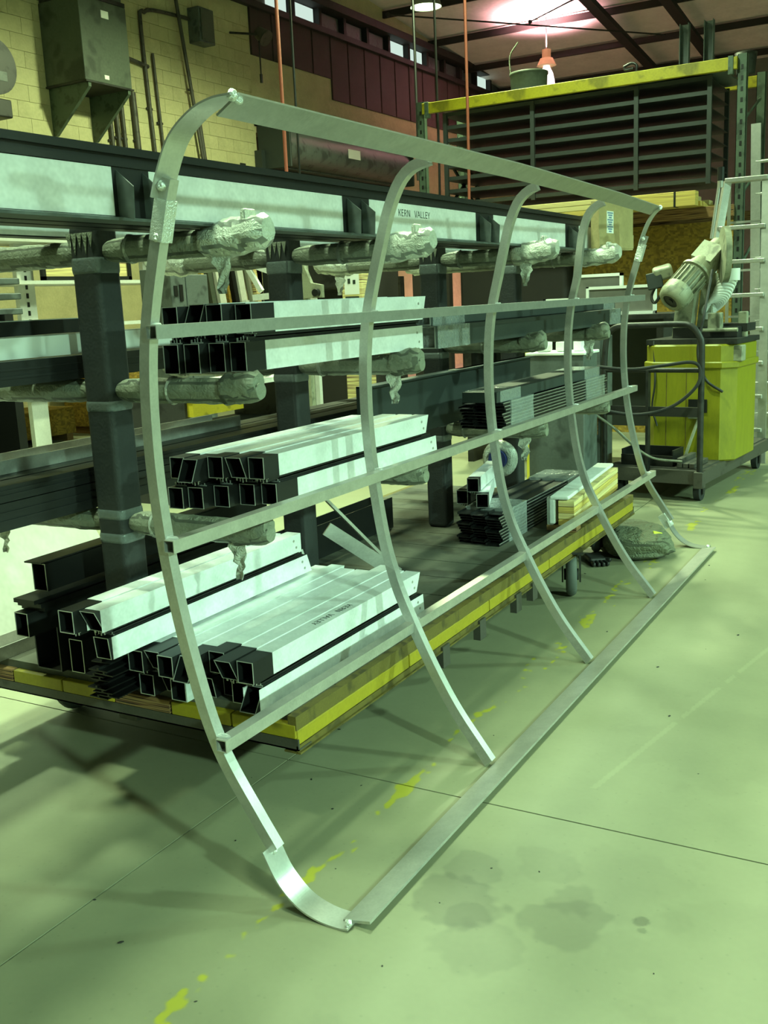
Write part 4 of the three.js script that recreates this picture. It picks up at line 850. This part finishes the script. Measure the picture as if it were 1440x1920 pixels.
{ // roller door
  const t = thing('roller_door', 'rolled up grey door barrel above the dark wall opening', 'door', [WX + 0.02, 0, -16.8]);
  mesh(t, 'barrel', [cyl(0.30, 0.30, 4.3, 0.33, 4.15, 0, Math.PI / 2, 0, 0, 30), span(0, 0.34, 3.82, 3.88, -2.15, 2.15)], M.greyPaint, 'rolled up slat barrel');
  mesh(t, 'guide', [span(0, 0.14, 0, 4.1, 2.12, 2.3)], M.darkGreen); mesh(t, 'guide', [span(0, 0.14, 0, 4.1, -2.3, -2.12)], M.darkGreen);
  mesh(t, 'end_bracket', [rbox(0.66, 0.72, 0.04, 0.33, 4.15, 2.18, 0.02)], M.darkGreen); mesh(t, 'end_bracket', [rbox(0.66, 0.72, 0.04, 0.33, 4.15, -2.18, 0.02)], M.darkGreen);
  mesh(t, 'notice', box(0.005, 0.16, 0.42, 0.634, 4.18, 0.1), M.paper, 'paper notice'); mesh(t, 'bottom_bar', span(0.1, 0.16, 3.74, 3.82, -2.1, 2.1), M.steelDark);
  const sh = thing('storage_shelf', 'beige shelf seen through the roller door opening', 'shelf', [-12.0, 0, -16.8]);
  mesh(sh, 'board', [span(-0.5, 0.3, 3.08, 3.12, -2.2, 2.2)], M.card); mesh(sh, 'upper_board', [span(-0.5, 0.3, 3.62, 3.68, -2.2, 2.2)], M.card);
  for (const z of [-2.15, 2.15]) mesh(sh, 'side', span(-0.5, 0.3, 0, 3.68, z - 0.02, z + 0.02), M.card);
  [[1.75, 0.34, 0.36], [1.15, 0.24, 0.30], [0.72, 0.3, 0.2], [0.3, 0.22, 0.34]].forEach(([z, w, h], i) => {
    const b = thing('white_carton', `white carton on the shelf inside the roller door, ${['tall and wide', 'medium', 'low', 'tall and narrow'][i]}`, 'box', [-11.85, 3.121, -16.8 + z], 0, 'white cartons inside the roller door');
    mesh(b, 'carton', rbox(0.3, h, w, 0, h / 2, 0, 0.006), M.paper); mesh(b, 'tape', box(0.05, 0.002, w, 0, h + 0.001, 0), M.card);
  });
  const c = thing('brown_roll', 'brown cardboard roll on the shelf inside the roller door', 'roll', [-11.85, 3.121, -17.4]);
  mesh(c, 'roll', cyl(0.14, 0.14, 0.7, 0, 0.14, 0, Math.PI / 2), M.card); mesh(c, 'core', cyl(0.05, 0.05, 0.71, 0, 0.14, 0, Math.PI / 2), M.black);
  const d = thing('cream_carton', 'large cream carton at the far end of the shelf inside the roller door', 'box', [-11.85, 3.121, -18.45]);
  mesh(d, 'carton', rbox(0.5, 0.42, 0.5, 0, 0.21, 0, 0.006), M.lumberPale); mesh(d, 'tape', box(0.06, 0.002, 0.5, 0, 0.421, 0), M.card);
}
// stock leaning on the wall below the heater and conduits
{
  const cols = [M.lumberPale, M.white, M.boxGreen, M.limeBeam, M.black, M.wrapGrey, M.lumber, M.boxGreen, M.white, M.osb, M.black, M.white, M.wrapGrey, M.lumberPale, M.yellowDark, M.white];
  const nm = ['cream', 'white', 'green', 'yellow', 'black', 'grey', 'tan', 'dark green', 'bone white', 'amber', 'jet black', 'ivory', 'stone grey', 'straw', 'mustard', 'chalk white'];
  for (let k = 0; k < 14; k++) {
    const z = -11.55 - k * 0.195, w = 0.10 + 0.05 * ((k * 7) % 3), h = 2.75 - 0.12 * (k % 4);
    const t = thing('leaning_profile', `${nm[k]} profile leaning upright against the block wall`, 'profile', [WX + 0.40, 0, z], 0, 'profiles leaning on the block wall');
    mesh(t, 'profile', [box(0.04, h, w, -0.17, h / 2, 0, 0, 0, 0.13 + 0.0)], cols[k]); mesh(t, 'flange', [box(0.06, h, 0.012, -0.14, h / 2, w / 2, 0, 0, 0.13)], cols[k]);
  }
}
{ // osb crate on a pallet
  const t = thing('osb_crate', 'low yellow osb crate on a pallet by the block wall', 'crate', [-10.12, 0, -8.4]);
  for (const z of [-0.78, 0.0, 0.78]) mesh(t, 'runner', span(-0.32, 0.32, 0, 0.09, z - 0.05, z + 0.05), M.brownWood);
  mesh(t, 'side', span(0.30, 0.33, 0.09, 0.40, -0.88, 0.9), M.osb); mesh(t, 'side', span(-0.33, -0.30, 0.09, 0.40, -0.88, 0.9), M.osb);
  mesh(t, 'end', span(-0.30, 0.30, 0.09, 0.40, -0.88, -0.85), M.osb); mesh(t, 'end', span(-0.30, 0.30, 0.09, 0.40, 0.87, 0.9), M.osb); mesh(t, 'lid', span(-0.34, 0.34, 0.40, 0.415, -0.9, 0.92), M.osb);
  const u = thing('osb_crate', 'tall osb crate standing beyond the low one by the block wall', 'crate', [-9.9, 0, -10.3]);
  mesh(u, 'body', span(-0.5, 0.5, 0.1, 1.1, -0.6, 0.6), M.osb); for (const z of [-0.5, 0.5]) mesh(u, 'runner', span(-0.5, 0.5, 0, 0.1, z - 0.05, z + 0.05), M.brownWood);
}
{ // shelving with panels behind the near post
  const t = thing('bench_shelving', 'pale metal shelving with window samples behind the near wrapped post', 'shelving', [-8.6, 0, -8.1]);
  for (const z of [1.15, 0.45, -0.55, -1.45]) mesh(t, 'upright', [span(-0.03, 0.03, 0, 2.35, z - 0.11, z + 0.11)], M.white, 'pale slotted upright');
  mesh(t, 'slots', [0, 1, 2, 3, 4, 5, 6, 7, 8].map((k) => box(0.004, 0.05, 0.03, 0.033, 1.5 + k * 0.09, 0.45)), M.black);
  for (const y of [0.9, 1.42, 1.88, 2.30]) mesh(t, 'shelf', span(-0.35, 0.30, y, y + 0.035, -1.6, 1.3), M.white);
  [[0.05, 0.62, 'wide'], [-0.72, 0.5, 'narrow']].forEach(([z, w, l]) => {
    const p = thing('window_sample', `${l} black framed window sample standing on the pale shelving`, 'window frame', [-8.45, 1.916, -8.1 + z], 0, 'window samples on the pale shelving');
    mesh(p, 'frame', [span(0, 0.04, 0, 0.045, -w / 2, w / 2), span(0, 0.04, 0.30, 0.345, -w / 2, w / 2), span(0, 0.04, 0, 0.345, w / 2 - 0.05, w / 2), span(0, 0.04, 0, 0.345, -w / 2, -w / 2 + 0.05)], M.black); mesh(p, 'pane', span(0.012, 0.02, 0.04, 0.30, -w / 2 + 0.04, w / 2 - 0.04), M.lumberPale);
  });
  const c = thing('dark_stock_rack', 'stack of dark profiles on a black stand behind the cart', 'stock', [-6.6, 0, -5.05]);
  for (let k = 0; k < 5; k++) mesh(c, 'profile', rbox(0.3, 0.05, 1.3, 0, 1.60 + k * 0.115, 0, 0.01), M.greyPaint);
  mesh(c, 'stand', [span(-0.2, 0.2, 0, 1.58, -0.5, -0.42), span(-0.2, 0.2, 0, 1.58, 0.42, 0.5), span(-0.2, -0.14, 0, 2.15, -0.5, 0.5)], M.black);
}
{ // control cabinet
  const t = thing('control_cabinet', 'grey control cabinet with small dark windows beyond the cart', 'cabinet', [-7.0, 0, -8.1]);
  mesh(t, 'cabinet', [rbox(0.4, 1.9, 0.34, 0, 0.95, -0.17, 0.01)], M.greyPaint); mesh(t, 'side_box', [rbox(0.4, 1.96, 0.22, 0, 0.98, 0.12, 0.01)], M.greyPaint);
  mesh(t, 'window', [box(0.01, 0.16, 0.05, 0.204, 1.72, 0.09), box(0.01, 0.10, 0.05, 0.204, 1.74, 0.17)], M.black); mesh(t, 'handle', box(0.02, 0.02, 0.08, 0.21, 1.52, -0.2), M.aluBright);
  const s = thing('saw_horse', 'white triangular trestle frame beyond the middle arms', 'trestle', [-6.1, 0, -8.4]);
  mesh(s, 'leg', bar([-0.2, 0, 0], [-0.2, 1.62, 0], 0.05, 0.05), M.white); mesh(s, 'brace', bar([-0.22, 2.05, 0], [0.0, 1.70, 0], 0.04, 0.05), M.white); mesh(s, 'brace', bar([-0.2, 2.0, 0], [0.55, 1.72, -0.1], 0.05, 0.06), M.white); mesh(s, 'rail', bar([-0.1, 1.64, 0], [0.6, 1.68, -0.1], 0.05, 0.06), M.white); mesh(s, 'leg', bar([0.55, 0, -0.1], [0.55, 1.7, -0.1], 0.05, 0.05), M.white);
}
{ // second bench with coils and fittings seen below the middle arms
  const t = thing('work_bench', 'low bench with a yellow drawer front beyond the near post', 'bench', [-5.6, 0, -6.75]);
  mesh(t, 'top', span(-0.35, 0.35, 0.90, 0.94, -0.9, 0.6), M.white); mesh(t, 'drawer', span(0.30, 0.36, 0.72, 0.90, -0.1, 0.55), M.yellow); for (const z of [-0.85, 0.55]) mesh(t, 'leg', span(-0.3, 0.3, 0, 0.9, z - 0.03, z + 0.03), M.steelDark); mesh(t, 'lower_shelf', span(-0.3, 0.3, 0.55, 0.58, -0.85, 0.55), M.steelDark);
  for (let k = 0; k < 6; k++) { const c = thing('wire_coil', `coil of pale wire on the low bench, ${['first', 'second', 'third', 'fourth', 'fifth', 'sixth'][k]} from the yellow drawer`, 'coil', [-5.3, 0.941, -6.85 - k * 0.085], 0, 'wire coils on the low bench'); mesh(c, 'coil', [at(new THREE.TorusGeometry(0.085, 0.012, 8, 24), 0, 0.10, 0, 0, 0.25), at(new THREE.TorusGeometry(0.075, 0.010, 8, 24), 0, 0.10, 0.02, 0, 0.3)], k % 3 ? M.paper : M.wrapGrey); }
  const r = thing('red_clamp', 'small red clamp on the low bench', 'clamp', [-5.28, 0.941, -6.70]); mesh(r, 'body', [rbox(0.05, 0.16, 0.04, 0, 0.08, 0, 0.01), rbox(0.05, 0.03, 0.12, 0, 0.14, 0.04, 0.008)], M.redPlastic);
}
{ // dark machinery between the posts
  const t = thing('dark_press', 'black press machine in the gloom beyond the middle arms', 'machine', [-6.6, 0, -10.6]);
  mesh(t, 'body', [rbox(1.3, 2.1, 0.8, 0, 1.05, 0, 0.04)], M.purlin); mesh(t, 'head', rbox(1.0, 0.4, 0.5, 0, 1.9, 0.45, 0.04), M.steelDark);
  const l = thing('drill_stand', 'pale drill stand with a round knob beyond the second post', 'tool', [-4.62, 0, -7.05]);
  mesh(l, 'column', [span(-0.08, -0.04, 0, 1.92, -0.03, 0.03)], M.machine); mesh(l, 'arm', [extrude([[-0.06, 1.60], [0.12, 1.60], [0.12, 1.70], [0.02, 1.72], [-0.04, 1.86], [-0.06, 1.9]], 0.04)], M.machine); mesh(l, 'knob', cyl(0.03, 0.03, 0.04, 0.08, 1.64, 0.06, Math.PI / 2), M.black); mesh(l, 'base', rbox(0.3, 0.04, 0.3, 0, 0.02, 0, 0.01), M.steelDark);
  const c = thing('cream_carton', 'cream upright carton with printed white labels beyond the top arm', 'box', [-5.35, 0, -9.0]);
  mesh(c, 'carton', rbox(0.24, 2.02, 0.2, 0, 1.01, 0, 0.01), M.lumberPale); mesh(c, 'label', [box(0.17, 0.22, 0.003, 0, 1.74, 0.102), box(0.17, 0.12, 0.003, 0, 1.50, 0.102)], M.paper); mesh(c, 'label_print', [box(0.03, 0.05, 0.002, -0.03, 1.76, 0.105), box(0.03, 0.04, 0.002, 0.03, 1.75, 0.105), box(0.05, 0.015, 0.002, -0.03, 1.82, 0.105), box(0.16, 0.02, 0.002, 0, 1.60, 0.105)], M.ink);
  const h = thing('hanging_apron', 'crumpled orange brown apron hanging in the far aisle', 'cloth', [-5.85, 0, -13.0]);
  const g = new THREE.PlaneGeometry(0.30, 0.85, 14, 26), p = g.attributes.position; for (let i = 0; i < p.count; i++) p.setZ(i, 0.06 * perlin.noise(p.getX(i) * 12, p.getY(i) * 4, 2) + 0.04 * Math.sin(p.getX(i) * 40)); g.computeVertexNormals();
  mesh(h, 'cloth', g.translate(0.05, 1.55, 0), M.pinkCloth); mesh(h, 'stand', [rod([0, 0, -0.08], [0, 2.0, -0.08], 0.02), rod([-0.15, 1.98, -0.06], [0.2, 1.98, -0.06], 0.012)], M.steelDark);
  for (let k = 0; k < 5; k++) { const b = thing('far_stock', `dark stored panel in the far aisle, ${['nearest the roller door', 'second', 'third', 'fourth', 'farthest'][k]} of the row`, 'panel', [-7.6 + 0.75 * k, 0, -13.6 - 0.1 * k], 0, 'stored panels in the far aisle'); mesh(b, 'panel', span(-0.3, 0.3, 0.02, 1.9 + 0.12 * (k % 3), -0.06, 0.06), k % 2 ? M.purlin : M.steelDark); mesh(b, 'foot', span(-0.3, 0.3, 0, 0.03, -0.2, 0.2), M.steelDark); }
}
{ // things on a bench beyond the cart end
  const t = thing('end_bench', 'work bench beyond the far end of the cart', 'bench', [-2.75, 0, -9.1]);
  mesh(t, 'top', span(-1.4, 0.6, 1.30, 1.34, -0.35, 0.35), M.steelDark); for (const x of [-1.3, 0.5]) mesh(t, 'leg', span(x - 0.03, x + 0.03, 0, 1.3, -0.3, 0.3), M.steelDark); mesh(t, 'back_panel', span(-1.4, 0.6, 0.3, 1.3, -0.34, -0.30), M.darkGreen);
  [[-0.10, 0.36, 0.44, 'tall'], [0.12, 0.25, 0.62, 'wide'], [-0.42, 0.16, 0.3, 'low']].forEach(([x, h, w, l], i) => { const p = thing('framed_panel', `${l} white framed panel standing on the end bench`, 'panel', [-2.75 + x, 1.341, -9.0 + 0.06 * i], 0, 'white framed panels on the end bench'); mesh(p, 'frame', [span(-w / 2, w / 2, 0, 0.025, -0.02, 0.02), span(-w / 2, w / 2, h - 0.025, h, -0.02, 0.02), span(-w / 2, -w / 2 + 0.025, 0, h, -0.02, 0.02), span(w / 2 - 0.025, w / 2, 0, h, -0.02, 0.02)], M.paper); mesh(p, 'panel', span(-w / 2 + 0.02, w / 2 - 0.02, 0.02, h - 0.02, -0.008, 0.004), M.wallPlain); });
  for (let k = 0; k < 3; k++) { const m = thing('metal_tub', `small round metal tub on the end bench, ${['beside the panels', 'between pipe and post', 'by the dark crate'][k]}`, 'tub', [-3.45 - 0.3 * k, 1.341, -8.95], 0, 'metal tubs on the end bench'); mesh(m, 'tub', new THREE.LatheGeometry([[0.001, 0], [0.09, 0], [0.11, 0.12], [0.104, 0.12], [0.085, 0.01]].map((q) => new THREE.Vector2(...q)), 22), M.aluBright); mesh(m, 'rim', at(new THREE.TorusGeometry(0.108, 0.006, 6, 22), 0, 0.12, 0, Math.PI / 2), M.bluePlastic); }
  [[-2.93, -7.55, 0.09, 1.18], [-3.17, -7.6, 0.06, 1.15]].forEach(([x, z, w, h], i) => { const y = thing('yellow_post', `bright yellow guard post beyond the cart, ${['wider one', 'narrower one'][i]}`, 'post', [x, 0, z]); mesh(y, 'post', rbox(w, h, 0.06, 0, h / 2, 0, 0.006), M.acid); mesh(y, 'foot', rbox(w + 0.06, 0.02, 0.12, 0, 0.01, 0, 0.004), M.steelDark); });
  const b = thing('white_case', 'white machine case with fittings beyond the far arms', 'machine', [-2.50, 0, -7.05]);
  mesh(b, 'case', [rbox(0.42, 1.12, 0.3, 0, 0.56, 0, 0.01)], M.greyPaint); mesh(b, 'top_plate', rbox(0.44, 0.02, 0.34, 0, 1.13, 0, 0.006), M.paper); mesh(b, 'fitting', [rbox(0.10, 0.09, 0.1, -0.12, 1.185, 0.05, 0.02), rbox(0.08, 0.08, 0.1, 0.02, 1.18, 0.05, 0.02), rbox(0.06, 0.11, 0.08, 0.13, 1.195, 0.02, 0.01)], M.filmWhite);
  const g = thing('grey_cabinet', 'blue grey steel cabinet behind the cart handle', 'cabinet', [-2.12, 0, -7.05]);
  g.position.set(-2.40, 0, -7.62); mesh(g, 'body', rbox(0.34, 1.22, 0.3, -0.12, 0.61, 0, 0.01), M.greyPaint); mesh(g, 'drawer', [rbox(0.30, 0.28, 0.02, -0.12, 0.62, 0.155, 0.006)], M.brownWood); mesh(g, 'handle', rod([-0.2, 0.62, 0.175], [-0.04, 0.62, 0.175], 0.008), M.aluBright);
}
// hanging cords and hoist ropes
[[-5.45, -8.0, 1.9, 0.016, 'orange', 'thick orange cord hanging from the roof beside the roller door'], [-5.97, -9.0, 2.2, 0.012, 'black', 'thin black cord hanging beside the thick orange cord'], [-4.09, -9.0, 2.2, 0.014, 'orange', 'thin orange cord hanging before the pallet rack'], [-5.37, -11.0, 2.4, 0.014, 'black', 'black hoist rope hanging by the rack upright nearest the roller door'], [-6.35, -12.4, 3.2, 0.018, 'black', 'black rope hanging over the roller door edge']].forEach(([x, z, y0, r, c, l]) => {
  const t = thing('drop_rope', l, 'rope'); mesh(t, 'cord', tube([[x, y0, z], [x + 0.01, (y0 + 5) / 2, z], [x, roofY(z) + 0.1, z]], r, 20, 6), c === 'orange' ? M.orange : M.black);
  mesh(t, 'end_fitting', cyl(r * 1.8, r * 1.4, 0.14, x, y0 - 0.05, z), M.steelDark);
});
{ // cross bracing wires under the roof
  [[[-7.5, 6.6, -19.5], [-4.2, 5.7, -14.5]], [[-9.2, 6.5, -17.0], [-5.2, 6.2, -20.5]]].forEach(([a, b], i) => { const t = thing('brace_wire', `thin roof brace wire near the pink lamp, ${['sloping towards the rack', 'crossing the first one'][i]}`, 'wire'); mesh(t, 'wire', rod(a, b, 0.014), M.purlin); mesh(t, 'clevis', new THREE.SphereGeometry(0.04, 10, 8).translate(...a), M.purlin); });
}
renderer.render(scene, camera);
